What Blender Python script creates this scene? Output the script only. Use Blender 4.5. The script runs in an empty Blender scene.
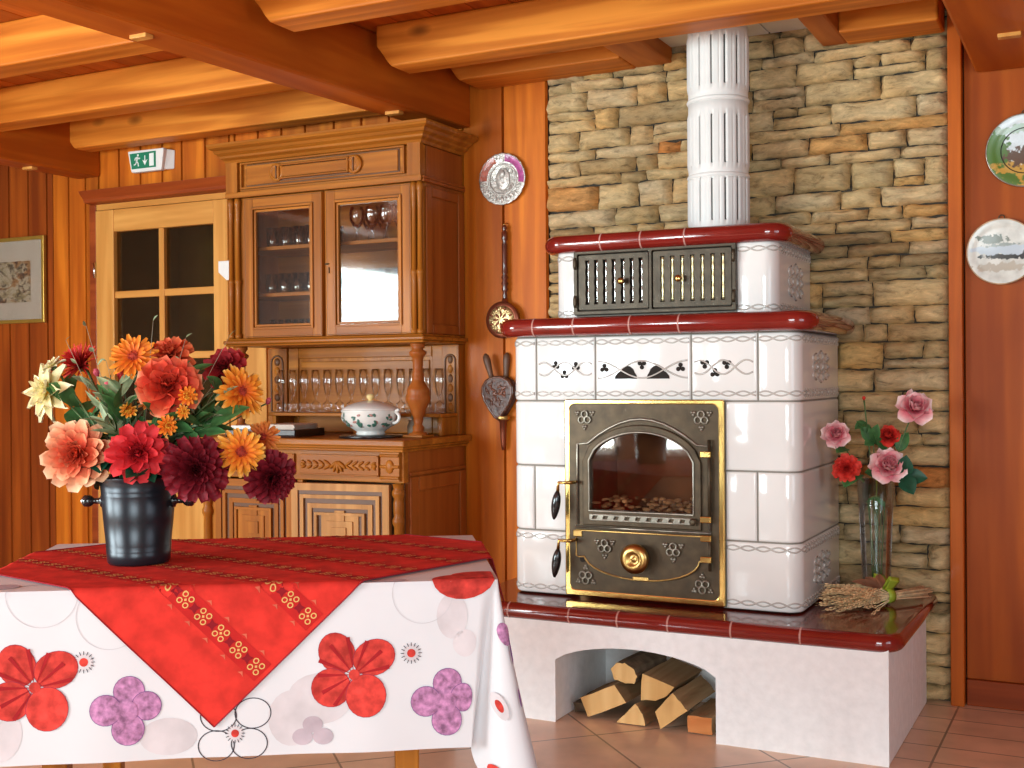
import bpy, math, random
from math import sin, cos, pi, radians as R
from mathutils import Vector, Matrix
random.seed(7)
SC = bpy.context.scene
COL = SC.collection
W = {}                                             # world matrices of linked objects

# ------------------------------------------------------------------ mesh helpers
class MB:
    """collects shapes and links them as ONE mesh object"""
    def __init__(s): s.v = []; s.f = []; s.m = []; s.t = []; s.s = []
    def add(s, verts, faces, mi=0, tint=0.0, smooth=False):
        b = len(s.v)
        s.v += [tuple(p) for p in verts]
        s.t += list(tint) if isinstance(tint, (list, tuple)) else [tint] * len(verts)
        for f in faces:
            s.f.append(tuple(b + i for i in f)); s.m.append(mi); s.s.append(smooth)
        return s
    def box(s, x0, x1, y0, y1, z0, z1, mi=0, tint=0.0):
        v = [(x, y, z) for z in (z0, z1) for y in (y0, y1) for x in (x0, x1)]
        return s.add(v, [(0, 2, 3, 1), (4, 5, 7, 6), (0, 1, 5, 4), (2, 6, 7, 3), (0, 4, 6, 2), (1, 3, 7, 5)], mi, tint)
    def hexa(s, lo, hi, mi=0, tint=0.0):           # two rings of points, joined
        n = len(lo)
        return s.add(list(lo) + list(hi), [tuple(range(n))[::-1], tuple(range(n, 2 * n))] +
                     [(i, (i + 1) % n, n + (i + 1) % n, n + i) for i in range(n)], mi, tint)
    def tube(s, path, r, n=8, mi=0, cap=True, tint=0.0, closed=False):
        P = [Vector(p) for p in path]; k = len(P)
        rr = r if isinstance(r, (list, tuple)) else [r] * k
        T = []
        for i in range(k):
            a, b = (P[i - 1], P[(i + 1) % k]) if closed else (P[max(i - 1, 0)], P[min(i + 1, k - 1)])
            d = b - a
            T.append(d.normalized() if d.length > 1e-9 else Vector((0, 0, 1)))
        up = Vector((0, 0, 1)) if abs(T[0].z) < .9 else Vector((1, 0, 0))
        N = T[0].cross(up).normalized(); vs = []
        for i in range(k):
            N = (N - T[i] * N.dot(T[i]))
            N = N.normalized() if N.length > 1e-6 else T[i].orthogonal().normalized()
            Bv = T[i].cross(N)
            for j in range(n):
                a = 2 * pi * j / n
                vs.append(P[i] + (N * cos(a) + Bv * sin(a)) * rr[i])
        fs = []
        for i in range(k if closed else k - 1):
            for j in range(n):
                a, b = i * n + j, i * n + (j + 1) % n
                c = ((i + 1) % k) * n
                fs.append((a, b, c + (j + 1) % n, c + j))
        if cap and not closed:
            fs += [tuple(range(n))[::-1], tuple(range((k - 1) * n, k * n))]
        return s.add(vs, fs, mi, tint, True)
    def lathe(s, prof, loc=(0, 0, 0), n=24, mi=0, M=None, tint=0.0, cap=True, smooth=True):
        vs = []
        for r, z in prof:
            for j in range(n):
                a = 2 * pi * j / n
                p = Vector((r * cos(a), r * sin(a), z))
                vs.append((M @ p if M else p) + Vector(loc))
        fs = [(i * n + j, i * n + (j + 1) % n, (i + 1) * n + (j + 1) % n, (i + 1) * n + j)
              for i in range(len(prof) - 1) for j in range(n)]
        if cap:
            if prof[0][0] > 1e-6: fs.append(tuple(range(n))[::-1])
            if prof[-1][0] > 1e-6: fs.append(tuple(range((len(prof) - 1) * n, len(prof) * n)))
        return s.add(vs, fs, mi, tint, smooth)
    def ell(s, c, rx, ry, rz, mi=0, n=12, k=8, M=None, tint=0.0):
        vs = []
        for i in range(k + 1):
            th = pi * i / k
            for j in range(n):
                a = 2 * pi * j / n
                p = Vector((rx * sin(th) * cos(a), ry * sin(th) * sin(a), -rz * cos(th)))
                vs.append((M @ p if M else p) + Vector(c))
        return s.add(vs, [(i * n + j, i * n + (j + 1) % n, (i + 1) * n + (j + 1) % n, (i + 1) * n + j)
                          for i in range(k) for j in range(n)], mi, tint, True)
    def grid(s, fn, nu, nv, mi=0, smooth=True, tint=None):
        vs = [fn(i / nu, j / nv) for j in range(nv + 1) for i in range(nu + 1)]
        tt = [tint(i / nu, j / nv) for j in range(nv + 1) for i in range(nu + 1)] if tint else 0.0
        return s.add(vs, [(j * (nu + 1) + i, j * (nu + 1) + i + 1, (j + 1) * (nu + 1) + i + 1, (j + 1) * (nu + 1) + i)
                          for j in range(nv) for i in range(nu)], mi, tt, smooth)
    def plate(s, outers, holes=(), depth=.01, bevel=0.0, fn=None, mi=0, tint=0.0):
        """flat plate cut from 2D outlines with holes; fn maps (x, y, z) to the scene, z from -depth/2 to depth/2"""
        cu = bpy.data.curves.new('tmp', 'CURVE'); cu.dimensions = '2D'; cu.fill_mode = 'BOTH'
        cu.extrude = max(depth / 2 - bevel, 0); cu.bevel_depth = bevel; cu.bevel_resolution = 1; cu.offset = -bevel
        for o in list(outers) + list(holes):
            sp = cu.splines.new('POLY'); sp.points.add(len(o) - 1); sp.use_cyclic_u = True
            for p, q in zip(sp.points, o): p.co = (q[0], q[1], 0, 1)
        ob = bpy.data.objects.new('tmp', cu); me = ob.to_mesh()
        vs = [v.co.copy() for v in me.vertices]
        s.add([fn(*v) if fn else v for v in vs], [tuple(p.vertices) for p in me.polygons], mi, tint)
        ob.to_mesh_clear(); bpy.data.objects.remove(ob); bpy.data.curves.remove(cu)
        return s
    def mesh(s, name, mats):
        me = bpy.data.meshes.new(name); me.from_pydata(s.v, [], s.f)
        for m in (mats if isinstance(mats, (list, tuple)) else [mats]): me.materials.append(m)
        me.polygons.foreach_set('material_index', s.m); me.polygons.foreach_set('use_smooth', s.s)
        if any(s.t):
            a = me.attributes.new('tint', 'FLOAT', 'POINT'); a.data.foreach_set('value', s.t)
        me.update(); return me

def link(o, parent=None, M=None):
    COL.objects.link(o)
    W[o] = M or Matrix.Identity(4)
    if parent is not None:
        o.parent = parent; o.matrix_local = W[parent].inverted() @ W[o]
    else: o.matrix_local = W[o]
    return o
def empty(name, loc, rotz=0, **k):
    o = bpy.data.objects.new(name, None); o.empty_display_size = .05
    link(o, None, Matrix.Translation(loc) @ Matrix.Rotation(rotz, 4, 'Z'))
    return tag(o, **k)
def tag(o, label=None, cat=None, group=None, kind=None):
    for k, v in (('label', label), ('category', cat), ('group', group), ('kind', kind)):
        if v: o[k] = v
    return o
def obj(name, mb, mats, parent=None, M=None, bevel=0, sub=0, solid=0, **k):
    """one mesh object; verts are in world space unless M (its world matrix) is given"""
    o = bpy.data.objects.new(name, mb.mesh(name, mats) if isinstance(mb, MB) else mb)
    link(o, parent, M)
    if solid:
        m = o.modifiers.new('solid', 'SOLIDIFY'); m.thickness = solid; m.offset = 0
    if bevel:
        m = o.modifiers.new('bevel', 'BEVEL'); m.width = bevel; m.segments = 2; m.limit_method = 'ANGLE'; m.angle_limit = R(40)
        m.harden_normals = False
    if sub:
        m = o.modifiers.new('sub', 'SUBSURF'); m.levels = m.render_levels = sub
    return tag(o, **k)
def copy_tree(o, M, **k):
    c = o.copy(); COL.objects.link(c); c.matrix_local = M
    for ch in list(o.children):
        d = ch.copy(); COL.objects.link(d); d.parent = c
        for g in list(ch.children):
            e = g.copy(); COL.objects.link(e); e.parent = d
    return tag(c, **k)
def frame(z, x=None):
    """rotation whose Z axis is z"""
    z = Vector(z).normalized(); x = Vector(x) if x else (Vector((0, 0, 1)) if abs(z.z) < .95 else Vector((1, 0, 0)))
    y = z.cross(x).normalized(); x = y.cross(z)
    return Matrix((x, y, z)).transposed()
def arc(cx, cy, r, a0, a1, n): return [(cx + r * cos(R(a0 + (a1 - a0) * i / n)), cy + r * sin(R(a0 + (a1 - a0) * i / n))) for i in range(n + 1)]
def rrect(x0, x1, y0, y1, r, n=4):
    return arc(x1 - r, y0 + r, r, -90, 0, n) + arc(x1 - r, y1 - r, r, 0, 90, n) + arc(x0 + r, y1 - r, r, 90, 180, n) + arc(x0 + r, y0 + r, r, 180, 270, n)
def bez(a, b, c, n=8):
    a, b, c = Vector(a), Vector(b), Vector(c)
    return [a * (1 - t) ** 2 + b * 2 * t * (1 - t) + c * t * t for t in (i / n for i in range(n + 1))]

# ------------------------------------------------------------------ materials
def mat(name, rough=.5, metal=0.0, coat=0.0, spec=.5):
    m = bpy.data.materials.new(name); m.use_nodes = True
    b = m.node_tree.nodes['Principled BSDF']
    b.inputs['Roughness'].default_value = rough; b.inputs['Metallic'].default_value = metal
    b.inputs['Coat Weight'].default_value = coat; b.inputs['Coat Roughness'].default_value = .08
    b.inputs['Specular IOR Level'].default_value = spec
    return m, m.node_tree.nodes, m.node_tree.links, b
def node(N, t, **k):
    n = N.new(t)
    for a, v in k.items():
        if a in n.inputs.keys(): n.inputs[a].default_value = v
        else: setattr(n, a, v)
    return n
def ramp(N, stops):
    r = N.new('ShaderNodeValToRGB'); e = r.color_ramp.elements
    while len(e) < len(stops): e.new(.5)
    for x, (p, c) in zip(e, stops): x.position = p; x.color = (*c, 1)
    return r
def coords(N, Lk, scale, rot=(0, 0, 0)):
    tc = N.new('ShaderNodeTexCoord'); mp = N.new('ShaderNodeMapping')
    mp.inputs['Scale'].default_value = scale; mp.inputs['Rotation'].default_value = rot
    Lk.new(tc.outputs['Object'], mp.inputs['Vector']); return mp.outputs[0]
def bump(N, Lk, b, h, strength, dist=.01):
    n = node(N, 'ShaderNodeBump', Strength=strength, Distance=dist)
    Lk.new(h, n.inputs['Height']); Lk.new(n.outputs[0], b.inputs['Normal'])
def mixc(N, Lk, blend, fac, a, b):
    n = N.new('ShaderNodeMix'); n.data_type = 'RGBA'; n.blend_type = blend
    for s, v in ((n.inputs[0], fac), (n.inputs[6], a), (n.inputs[7], b)):
        if isinstance(v, (int, float)): s.default_value = v
        elif isinstance(v, tuple): s.default_value = (*v, 1)
        else: Lk.new(v, s)
    return n.outputs[2]
def tinted(N, Lk, col, amt=1.0):
    at = N.new('ShaderNodeAttribute'); at.attribute_name = 'tint'
    ma = node(N, 'ShaderNodeMath', operation='MULTIPLY_ADD'); ma.inputs[1].default_value = amt; ma.inputs[2].default_value = 1.0
    Lk.new(at.outputs['Fac'], ma.inputs[0])
    v = N.new('ShaderNodeVectorMath'); v.operation = 'SCALE'
    Lk.new(col, v.inputs[0]); Lk.new(ma.outputs[0], v.inputs['Scale']); return v.outputs[0]
def wood(name, dark, light, axis='z', rough=.42, coat=.15, grain=22, knots=.5, ring=.5):
    m, N, Lk, b = mat(name, rough + .08, 0, coat * .2, .18)
    def sc(al, ac): return tuple(al if a == axis else ac for a in 'xyz')
    n1 = node(N, 'ShaderNodeTexNoise', Scale=1.0, Detail=5.0, Distortion=.4); Lk.new(coords(N, Lk, sc(1.1, grain)), n1.inputs['Vector'])
    n2 = node(N, 'ShaderNodeTexNoise', Scale=1.0, Detail=2.0, Distortion=.7); Lk.new(coords(N, Lk, sc(.28, 4.5)), n2.inputs['Vector'])
    w = node(N, 'ShaderNodeMath', operation='MULTIPLY'); w.inputs[1].default_value = 34.0; Lk.new(n2.outputs[0], w.inputs[0])
    s = node(N, 'ShaderNodeMath', operation='SINE'); Lk.new(w.outputs[0], s.inputs[0])
    f1 = node(N, 'ShaderNodeMath', operation='MULTIPLY_ADD'); f1.inputs[1].default_value = .13 * ring; Lk.new(s.outputs[0], f1.inputs[0]); Lk.new(n1.outputs[0], f1.inputs[2])
    mid = tuple((a * b_) ** .5 for a, b_ in zip(dark, light))
    rp = ramp(N, [(.25, dark), (.5, mid), (.72, light)]); Lk.new(f1.outputs[0], rp.inputs[0]); c = rp.outputs[0]
    if knots:
        vo = node(N, 'ShaderNodeTexVoronoi', Scale=1.0, Randomness=1.0); Lk.new(coords(N, Lk, sc(2.0, 4.2)), vo.inputs['Vector'])
        kr = ramp(N, [(.05, (1, 1, 1)), (.13, (0, 0, 0))]); Lk.new(vo.outputs['Distance'], kr.inputs[0])
        kf = node(N, 'ShaderNodeMath', operation='MULTIPLY'); kf.inputs[1].default_value = knots; Lk.new(kr.outputs[0], kf.inputs[0])
        c = mixc(N, Lk, 'MIX', kf.outputs[0], c, tuple(x * .3 for x in dark))
    Lk.new(tinted(N, Lk, c), b.inputs['Base Color'])
    bump(N, Lk, b, n1.outputs[0], .12, .004)
    return m
def plain(name, c, rough=.5, metal=0.0, coat=0.0, var=.12, scale=14, bmp=0.0, spec=.5, tint=True):
    m, N, Lk, b = mat(name, rough, metal, coat, spec)
    n = node(N, 'ShaderNodeTexNoise', Scale=float(scale), Detail=4.0); Lk.new(coords(N, Lk, (1, 1, 1)), n.inputs['Vector'])
    rp = ramp(N, [(.3, tuple(x * (1 - var) for x in c)), (.7, tuple(min(1, x * (1 + var)) for x in c))])
    Lk.new(n.outputs[0], rp.inputs[0])
    Lk.new(tinted(N, Lk, rp.outputs[0]) if tint else rp.outputs[0], b.inputs['Base Color'])
    if bmp: bump(N, Lk, b, n.outputs[0], bmp, .01)
    return m
def grad(name, stops, rough=.6, sub=0.0, var=.1):
    """colour that runs along a petal or leaf by its 'tint' value"""
    m, N, Lk, b = mat(name, rough, spec=.25)
    at = N.new('ShaderNodeAttribute'); at.attribute_name = 'tint'
    rp = ramp(N, stops); Lk.new(at.outputs['Fac'], rp.inputs[0])
    n = node(N, 'ShaderNodeTexNoise', Scale=60.0, Detail=2.0); Lk.new(coords(N, Lk, (1, 1, 1)), n.inputs['Vector'])
    vr = ramp(N, [(.3, (1 - var,) * 3), (.7, (1 + var,) * 3)]); Lk.new(n.outputs[0], vr.inputs[0])
    Lk.new(mixc(N, Lk, 'MULTIPLY', 1.0, rp.outputs[0], vr.outputs[0]), b.inputs['Base Color'])
    return m
def glass(name, tint=(1, 1, 1), ior=1.5, rough=.01, edge=0.0, boost=1.0):
    m, N, Lk, b = mat(name); N.remove(b); out = N['Material Output']
    fr = node(N, 'ShaderNodeFresnel', IOR=ior); tr = node(N, 'ShaderNodeBsdfTransparent'); tr.inputs[0].default_value = (*tint, 1)
    gl = node(N, 'ShaderNodeBsdfGlossy', Roughness=rough); gl.inputs[0].default_value = (1, 1, 1, 1)
    no = node(N, 'ShaderNodeTexNoise', Scale=7.0, Detail=1.0); Lk.new(coords(N, Lk, (1, 1, 1)), no.inputs['Vector'])
    bp = node(N, 'ShaderNodeBump', Strength=.02, Distance=.01); Lk.new(no.outputs[0], bp.inputs['Height']); Lk.new(bp.outputs[0], gl.inputs['Normal'])
    k = node(N, 'ShaderNodeMath', operation='MULTIPLY_ADD', use_clamp=True); k.inputs[1].default_value = boost; k.inputs[2].default_value = edge
    Lk.new(fr.outputs[0], k.inputs[0])
    mx = N.new('ShaderNodeMixShader'); Lk.new(k.outputs[0], mx.inputs[0]); Lk.new(tr.outputs[0], mx.inputs[1]); Lk.new(gl.outputs[0], mx.inputs[2])
    Lk.new(mx.outputs[0], out.inputs[0]); return m

M = {}
M['plank'] = wood('honey_pine_planks', (.38, .078, .005), (.68, .19, .014), 'z', .4, .2, 18, .35)
M['plank_shaded'] = wood('shaded_pine_planks', (.20, .034, .004), (.38, .08, .008), 'z', .42, .2, 18, .3)  # same pine, with the shade at this wall end put into the colour
M['panel'] = wood('red_pine_panel', (.28, .048, .003), (.44, .095, .007), 'z', .38, .25, 9, .1, 1.1)
M['trimw'] = wood('orange_trim', (.36, .068, .006), (.55, .125, .011), 'z', .35, .3, 20, .1)
M['shelfw'] = wood('red_stained_trim', (.20, .032, .006), (.34, .065, .012), 'x', .4, .2, 20, .1)
M['beam'] = wood('stained_beam', (.34, .060, .004), (.53, .125, .009), 'y', .45, .15, 12, .2, .4)
M['joist'] = wood('honey_joist', (.44, .11, .009), (.80, .28, .036), 'x', .42, .15, 20, .8, .9)
M['trimmer'] = wood('honey_trimmer', (.36, .085, .012), (.58, .18, .03), 'y', .42, .15, 14, .5, .9)
M['boards'] = wood('ceiling_boards', (.32, .056, .005), (.50, .115, .011), 'y', .4, .2, 16, .3)
M['pine'] = wood('pale_pine', (.50, .20, .038), (.74, .37, .095), 'z', .42, .15, 16, .5)
M['pinex'] = wood('pale_pine_rail', (.50, .20, .038), (.74, .37, .095), 'x', .42, .15, 16, .4)
M['oak'] = wood('carved_oak', (.23, .066, .006), (.47, .162, .018), 'z', .34, .3, 26, .1, .35)
M['oakx'] = wood('carved_oak_rail', (.23, .066, .006), (.47, .162, .018), 'x', .34, .3, 26, .1, .35)
M['oakd'] = plain('dark_oak_groove', (.12, .040, .007), .5)
M['oakl'] = wood('light_oak_door', (.36, .155, .042), (.58, .29, .095), 'z', .4, .15, 26, .15, .4)
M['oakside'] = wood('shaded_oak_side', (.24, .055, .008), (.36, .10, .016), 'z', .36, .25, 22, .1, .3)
M['plaster'] = plain('white_plaster', (.88, .87, .87), .85, var=.05, scale=30, bmp=.25)
M['white'] = plain('white_paint', (.78, .76, .73), .5, var=.03)
M['tile'] = plain('white_glazed_tile', (.80, .78, .75), .075, coat=0.0, var=.03, scale=5, bmp=.015)
M['relief'] = plain('glazed_relief', (.50, .46, .42), .12, coat=.4, var=.1)
M['grout'] = plain('grey_grout', (.22, .20, .17), .9)
M['redtile'] = plain('oxblood_glaze', (.20, .014, .010), .08, coat=.6, var=.15, scale=8)
M['redtop'] = plain('oxblood_slab_glaze', (.17, .020, .014), .14, coat=.4, var=.2, scale=8)
M['pinkgrout'] = plain('pale_joint', (.50, .24, .20), .7)
M['iron'] = plain('bronzed_cast_iron', (.072, .048, .026), .46, metal=.6, var=.25, scale=25, bmp=.12)
M['irond'] = plain('dark_cast_iron', (.05, .036, .022), .42, metal=.6, var=.25, scale=25, bmp=.12)
M['lining'] = plain('sooty_grey_lining', (.10, .095, .088), .9)
M['ironlt'] = plain('worn_cast_iron', (.30, .27, .22), .32, metal=.85, var=.2, scale=40)
M['brass'] = plain('polished_brass', (.66, .44, .14), .2, metal=1.0, var=.12)
M['brassd'] = plain('aged_brass', (.48, .30, .10), .28, metal=1.0, var=.2)
M['gold_reflect'] = plain('gold_reflection_slats', (.78, .66, .36), .3, metal=.7, var=.1)  # golden reflection in the oven door slots put into the colour
M['steel'] = plain('bright_steel', (.68, .67, .64), .22, metal=1.0)
M['black'] = plain('black_lacquer', (.012, .012, .013), .18, coat=.4)
M['near_black'] = plain('near_black', (.018, .013, .010), .9)
M['chamber'] = plain('firebrick', (.20, .085, .04), .9, var=.3, scale=9)
M['ash'] = plain('ash_and_embers', (.50, .31, .18), .95, var=.4, scale=30)
M['doorglass'] = glass('stove_glass', (.90, .83, .76), 1.5, .03, .01, 1.2)
M['pane'] = glass('old_window_pane', (.97, .96, .93), 1.5, .05, .0, 1.0)
M['darkpane'] = glass('door_pane', (.72, .66, .5), 1.5, .02, .0, .5)
M['drink'] = glass('drinking_glass', (.98, .98, .975), 1.5, .02, .04, 1.5)
M['flute'] = glass('flute_glass', (.96, .955, .94), 1.45, .02, .01, .6)
M['vaseglass'] = glass('vase_glass', (.95, .96, .97), 1.45, .02, .0, 1.0)
M['picglass'] = glass('picture_glass', (.97, .97, .97), 1.4, .02, 0, .5)
M['leaf'] = grad('green_leaf', [(0, (.035, .10, .03)), (.6, (.06, .17, .05)), (1, (.10, .24, .08))], .5, var=.25)
M['leafd'] = grad('deep_green_leaf', [(0, (.01, .05, .025)), (1, (.015, .085, .045))], .4, var=.2)
M['leafg'] = grad('grey_green_leaf', [(0, (.16, .20, .10)), (1, (.30, .38, .22))], .55, var=.25)
M['stem'] = plain('green_stem', (.08, .14, .04), .6)
M['twig'] = plain('dry_twig', (.28, .24, .16), .7)
# ------------------------------------------------------------------ the setting
YW = 4.6; ZC = 2.565
def struct(name, mb, mats, label=None, **k):
    return obj(name, mb, mats, kind='structure', label=label, **k)

def floor_mat():
    m, N, Lk, b = mat('terracotta_tiles', .32, 0, .1)
    def tiles(rot, loc, scale, w):
        tc = N.new('ShaderNodeTexCoord'); mp = N.new('ShaderNodeMapping'); mp.vector_type = 'TEXTURE'
        mp.inputs['Rotation'].default_value = (0, 0, rot); mp.inputs['Location'].default_value = loc
        Lk.new(tc.outputs['Object'], mp.inputs['Vector'])
        br = node(N, 'ShaderNodeTexBrick', offset=0.0, squash=1.0, Scale=1.0)
        br.inputs['Brick Width'].default_value = w; br.inputs['Row Height'].default_value = scale
        br.inputs['Mortar Size'].default_value = .004; br.inputs['Mortar Smooth'].default_value = .2; br.inputs['Bias'].default_value = 0
        br.inputs['Color1'].default_value = (.76, .50, .34, 1); br.inputs['Color2'].default_value = (.68, .43, .285, 1)
        br.inputs['Mortar'].default_value = (.26, .17, .12, 1)
        Lk.new(mp.outputs[0], br.inputs['Vector']); return br
    A = tiles(pi / 4, (-1.57, 3.685, 0), .434, .434)
    B = tiles(0, (-.522, 4.045, 0), .17, .50)
    sx = N.new('ShaderNodeSeparateXYZ'); tc = N.new('ShaderNodeTexCoord'); Lk.new(tc.outputs['Object'], sx.inputs[0])
    gt = node(N, 'ShaderNodeMath', operation='GREATER_THAN'); gt.inputs[1].default_value = -.66; Lk.new(sx.outputs[0], gt.inputs[0])
    c = mixc(N, Lk, 'MIX', gt.outputs[0], A.outputs[0], B.outputs[0])
    n = node(N, 'ShaderNodeTexNoise', Scale=6.0, Detail=5.0); Lk.new(coords(N, Lk, (1, 1, 1)), n.inputs['Vector'])
    rp = ramp(N, [(.3, (.82, .80, .78)), (.7, (1.12, 1.1, 1.08))]); Lk.new(n.outputs[0], rp.inputs[0])
    Lk.new(mixc(N, Lk, 'MULTIPLY', 1.0, c, rp.outputs[0]), b.inputs['Base Color'])
    bump(N, Lk, b, n.outputs[0], .08, .01); return m
X0, X1, Y0 = -5.8, 2.0, -2.2
struct('floor', MB().box(X0, X1, Y0, YW + .5, -.05, 0), floor_mat(), 'terracotta tiled floor laid diagonally')

def planks(mb, x0, x1, y, z0, z1, w=.13, th=.02, seed=1, face=-1):
    """vertical boards with a small groove between them"""
    rnd = random.Random(seed); x = x0
    while x < x1 - 1e-4:
        b = min(x + w * rnd.uniform(.92, 1.1), x1)
        if x1 - b < .03: b = x1
        t = rnd.uniform(-.22, .16); g = .0022; c = .004
        lo = [(x + g, y, z0), (x + g + c, y - th, z0), (b - g - c, y - th, z0), (b - g, y, z0)]
        mb.hexa(lo, [(p[0], p[1], z1) for p in lo], 0, t); x = b
    mb.box(x0, x1, y, y + .03, z0, z1, 1)
    return mb
mb = MB()
planks(mb, -5.11, -4.77, YW + .02, 0, ZC, .125, seed=3)
planks(mb, -4.77, -3.86, YW + .02, 2.09, ZC, .14, seed=5)
planks(mb, -3.86, -2.58, YW + .02, 0, ZC, .15, seed=8); planks(mb, -2.58, -2.17, YW + .02, 0, ZC, .2, seed=9)
struct('wall_back', mb, [M['plank'], M['near_black']], 'back wall of honey coloured vertical pine planks')
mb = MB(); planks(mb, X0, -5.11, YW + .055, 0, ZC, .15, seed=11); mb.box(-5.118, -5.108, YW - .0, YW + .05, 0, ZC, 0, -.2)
struct('wall_back_corner', mb, [M['plank_shaded'], M['near_black']], 'vertical planks of the back wall behind the framed picture, coloured as in shade')
# panelled wall beyond the stone
mb = MB()
for x0, x1, t in ((-.498, -.06, 0), (-.056, .36, -.1), (.364, .9, .06), (.904, 1.45, -.05), (1.454, X1, .04)):
    mb.box(x0, x1, YW + .012, YW + .04, .095, ZC, 0, t)
struct('wall_back_panelled', mb, [M['panel']], 'reddish pine boards beyond the stone wall', bevel=.003)
struct('baseboard_back', MB().box(-.498, X1, YW - .004, YW + .03, 0, .095), M['shelfw'], 'pine board along the foot of the panelled wall', bevel=.004)
struct('trim_1', MB().box(-.549, -.502, YW - .035, YW + .03, 0, ZC), M['trimw'], 'upright orange pine strip closing off the stone wall', bevel=.004)

struct('light_stop_sheet', MB().box(-.56, X1, YW + .045, YW + .07, 0, ZC), M['near_black'], 'dark sheet added behind the panelled boards against light leaks')  # added dark sheet, stops light leaking through the groove beside the trim
# dry stone wall
def stone_mat():
    m, N, Lk, b = mat('quartzite_stone', .85, spec=.25)
    at = N.new('ShaderNodeAttribute'); at.attribute_name = 'tint'
    rp = ramp(N, [(0, (.28, .22, .14)), (.22, (.43, .35, .21)), (.42, (.58, .475, .295)), (.6, (.52, .45, .33)), (.78, (.60, .43, .20)), (.9, (.48, .25, .10)), (1, (.54, .22, .065))])
    Lk.new(at.outputs['Fac'], rp.inputs[0])
    n = node(N, 'ShaderNodeTexNoise', Scale=1.0, Detail=8.0, Roughness=.75, Distortion=.5); Lk.new(coords(N, Lk, (12, 12, 34)), n.inputs['Vector'])
    n2 = node(N, 'ShaderNodeTexNoise', Scale=5.0, Detail=3.0); Lk.new(coords(N, Lk, (1, 1, 2)), n2.inputs['Vector'])
    r1 = ramp(N, [(.33, (.42, .39, .35)), (.46, (.90, .88, .85)), (.56, (1.08, 1.06, 1.03)), (.68, (1.42, 1.42, 1.40))]); Lk.new(n.outputs[0], r1.inputs[0])
    r2 = ramp(N, [(.35, (1.22, .95, .66)), (.65, (1.13, 1.0, .84))]); Lk.new(n2.outputs[0], r2.inputs[0])
    c = mixc(N, Lk, 'MULTIPLY', 1.0, rp.outputs[0], r1.outputs[0])
    Lk.new(mixc(N, Lk, 'MULTIPLY', .8, c, r2.outputs[0]), b.inputs['Base Color'])
    bump(N, Lk, b, n.outputs[0], .8, .02); return m
def stone(mb, x0, x1, z0, z1, rnd, y):
    nx = max(4, int((x1 - x0) / .02)); nz = max(3, int((z1 - z0) / .012)); dep = rnd.uniform(.030, .052)
    tilt = rnd.uniform(-.06, .06); ph = rnd.uniform(0, 9); tv = rnd.choice([rnd.uniform(.1, .65), rnd.uniform(.3, .66), rnd.uniform(.3, .5), rnd.uniform(.66, .84), rnd.uniform(.05, .3), rnd.uniform(.85, 1) if rnd.random() < .22 else .4])
    sk0, sk1 = rnd.uniform(-.005, .005), rnd.uniform(-.005, .005)
    zs0, zs1 = rnd.uniform(-.004, .004), rnd.uniform(-.004, .004); ta, tb_ = rnd.uniform(-.006, .006), rnd.uniform(-.006, .006)
    def f(u, v):
        x = x0 + (x1 - x0) * u; z = z0 + (z1 - z0) * v
        if 0 < u < 1: z += (1 - v) * zs0 * sin(u * 5 + ph) + v * zs1 * sin(u * 6 + ph * 2)
        z += (u - .5) * ((1 - v) * ta + v * tb_)
        x += (1 - u) * sk0 * (v - .5) * 2 + u * sk1 * (v - .5) * 2
        ex = min(u * (x1 - x0), (1 - u) * (x1 - x0)); ez = min(v * (z1 - z0), (1 - v) * (z1 - z0))
        e = min(1, min(ex / .004, ez / .0035)); e = e ** .3
        # round the corners of the outline
        d = (dep + tilt * (u - .5) * (x1 - x0) + .007 * sin(9 * u + ph) * sin(7 * v + ph * 2) + rnd.uniform(-.0035, .0035)) * e - .01 * (1 - e)
        j = .0025
        return (x + rnd.uniform(-j, j), y - d, z + rnd.uniform(-j, j))
    mb.grid(f, nx, nz, 0, True, lambda u, v: tv)
rnd = random.Random(21); mb = MB(); sx0, sx1 = -2.172, -.551; z = 0.0
while z < 2.53:
    h = rnd.choice([.045, .06, .07, .075, .08, .095]) * rnd.uniform(.92, 1.08)
    if z + h > 2.53: h = 2.545 - z
    x = sx0
    while x < sx1 - .005:
        w = rnd.choice([.10, .13, .17, .2, .24, .32]) * rnd.uniform(.85, 1.15)
        if sx1 - (x + w) < .08: w = sx1 - x
        g = .0012
        k = rnd.random()
        if h > .074 and k < .25:
            q = rnd.uniform(.32, .66); zq = z + h * q
            stone(mb, x + g, x + w - g, z + g, zq - g, rnd, YW + .02)
            if w > .22 and k < .25:
                xm = x + w * rnd.uniform(.35, .65)
                stone(mb, x + g, xm - g, zq + g, z + h - g, rnd, YW + .02); stone(mb, xm + g, x + w - g, zq + g, z + h - g, rnd, YW + .02)
            else: stone(mb, x + g, x + w - g, zq + g, z + h - g, rnd, YW + .02)
        else: stone(mb, x + g, x + w - g, z + g, z + h - g, rnd, YW + .02)
        x += w
    z += h
mb.box(sx0, sx1, YW + .034, YW + .06, 0, 2.56, 1)
struct('wall_back_stone', mb, [stone_mat(), plain('dark_mortar', (.045, .036, .026), .95)], 'dry laid stone wall behind the tiled stove')

# ceiling boards, main beams and joists
mb = MB(); rnd = random.Random(4); x = X0
while x < X1:
    b = min(x + rnd.uniform(.15, .18), X1); t = rnd.uniform(-.2, .2)
    mb.box(x + .002, b - .002, Y0, YW + .05, ZC, ZC + .02, 0, t); x = b
mb.box(X0, X1, Y0, YW + .05, ZC + .012, ZC + .05, 1)
struct('ceiling', mb, [M['boards'], M['near_black']], 'board ceiling stained red brown', bevel=.002)

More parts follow.
